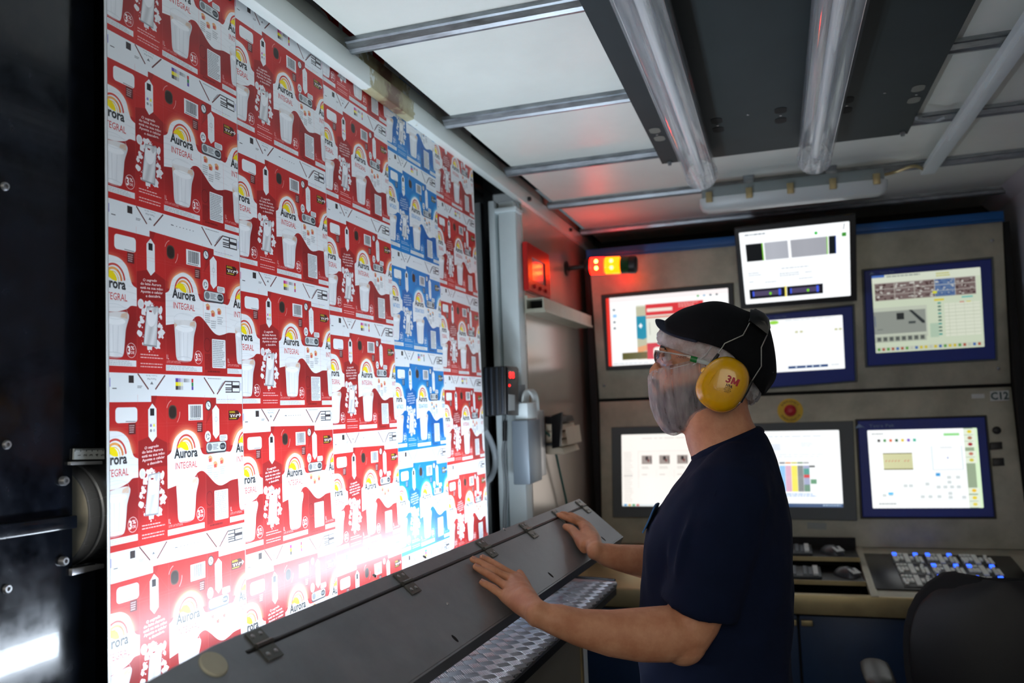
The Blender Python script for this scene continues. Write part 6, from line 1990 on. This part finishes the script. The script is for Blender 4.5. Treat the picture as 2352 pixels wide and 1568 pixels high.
# soft folds running down the sleeve and across the chest
for P_, r0 in (([(1556, 1180, 1.42), (1542, 1260, 1.405), (1530, 1370, 1.398)], .009), ([(1600, 1150, 1.39), (1572, 1240, 1.372), (1548, 1370, 1.372)], .010), ([(1790, 1120, 1.56), (1802, 1190, 1.555), (1806, 1290, 1.56)], .012), ([(1770, 1190, 1.50), (1786, 1260, 1.50), (1792, 1350, 1.51)], .010),
                ([(1740, 1250, 1.475), (1756, 1320, 1.48)], .008), ([(1505, 1230, 1.52), (1494, 1290, 1.53), (1500, 1350, 1.52)], .010), ([(1806, 1420, 1.58), (1770, 1436, 1.51), (1720, 1432, 1.48)], .010), ([(1808, 1480, 1.58), (1776, 1492, 1.52), (1730, 1486, 1.48)], .010), ([(1806, 1535, 1.57), (1780, 1545, 1.52), (1740, 1540, 1.48)], .009)):
    pts = [RD(*q) for q in P_]
    n_ = 9
    sh.tube([V(p) for p in spline([tuple(p) for p in pts], n_)], [r0 * (.25 + .75 * math.sin(math.pi * k / (n_ - 1))) for k in range(n_)], 10)
shirt = build('t_shirt', sh, M_SHIRT, man)
rm = shirt.modifiers.new('grow', 'REMESH'); rm.mode = 'VOXEL'; rm.voxel_size = .0048; rm.use_smooth_shade = True
smd = shirt.modifiers.new('soft', 'SMOOTH'); smd.factor = .5; smd.iterations = 12
tx = bpy.data.textures.new('cloth_folds', 'CLOUDS'); tx.noise_scale = .085; tx.noise_depth = 1
dsp = shirt.modifiers.new('folds', 'DISPLACE'); dsp.texture = tx; dsp.strength = .012; dsp.mid_level = .5; dsp.texture_coords = 'LOCAL'
# collar, seams, hem stitching, pocket
ring = [rings_shirt[0][k].lerp(rings_shirt[1][k], .12) for k in range(56)]
build('collar', MB().tube(ring + ring[:2], .0045, 10, rb=[.0085] * 58), M_SHIRT, shirt)
seam = [rings_shirt[k][42] for k in range(5)]
build('shoulder_seam', MB().tube([V(p) for p in spline([tuple(p) for p in seam], 14)], .0026, 8), M_SHIRT, shirt)
pk_ = [HP(x, y, Yt - w) for x, y, w in ((1513, 1160, .060), (1505, 1180, .050), (1496, 1200, .052), (1488, 1216, .062))]
po = MB()
po.loft([[p + V((-.006, dy, dz_)) for dy, dz_ in ((-.035, 0), (-.02, .002), (0, .003), (.02, .002), (.04, 0))] for p in [V(p) for p in spline([tuple(p) for p in pk_], 8)]], closed=False)
p_ = build('pocket_badge', po, mat('light_blue_cloth', (70, 120, 176), .8), shirt, keep_open=True)
so = p_.modifiers.new('thick', 'SOLIDIFY'); so.thickness = .003

# ---- trousers and shoes
tr_ = MB()
hipc = HP(1650, 1600, Yt)
rings = []
for z, fx, w in ((hipc.z + .01, .128, .166), (hipc.z - .06, .128, .172), (hipc.z - .13, .120, .168)):
    rings.append([V((hipc.x + fx * math.cos(t), Yt + w * math.sin(t), z)) for t in [2 * math.pi * a / 36 for a in range(36)]])
tr_.loft(rings)
for s in (-1, 1):
    tr_.tube([V((hipc.x, Yt + s * .085, hipc.z - .08)), V((hipc.x + .01, Yt + s * .10, .50)), V((hipc.x + .03, Yt + s * .115, .09))], [.092, .068, .058], 22)
trs = build('trousers', tr_, M_TROU, man)
rm = trs.modifiers.new('grow', 'REMESH'); rm.mode = 'VOXEL'; rm.voxel_size = .007; rm.use_smooth_shade = True
for s in (-1, 1):
    fx = hipc.x + .03
    rings = []
    for u, w, h in ((.055, .03, .06), (.045, .038, .095), (.0, .042, .10), (-.06, .045, .075), (-.13, .048, .05), (-.18, .040, .045), (-.205, .02, .03)):
        rings.append([V((fx + u, Yt + s * .115 + w * math.cos(a), max(.0, h * .5 + h * .5 * math.sin(a) * 1.0))) for a in [2 * math.pi * k / 18 for k in range(18)]])
    build('shoe', MB().loft(rings), M_BLACK, man)
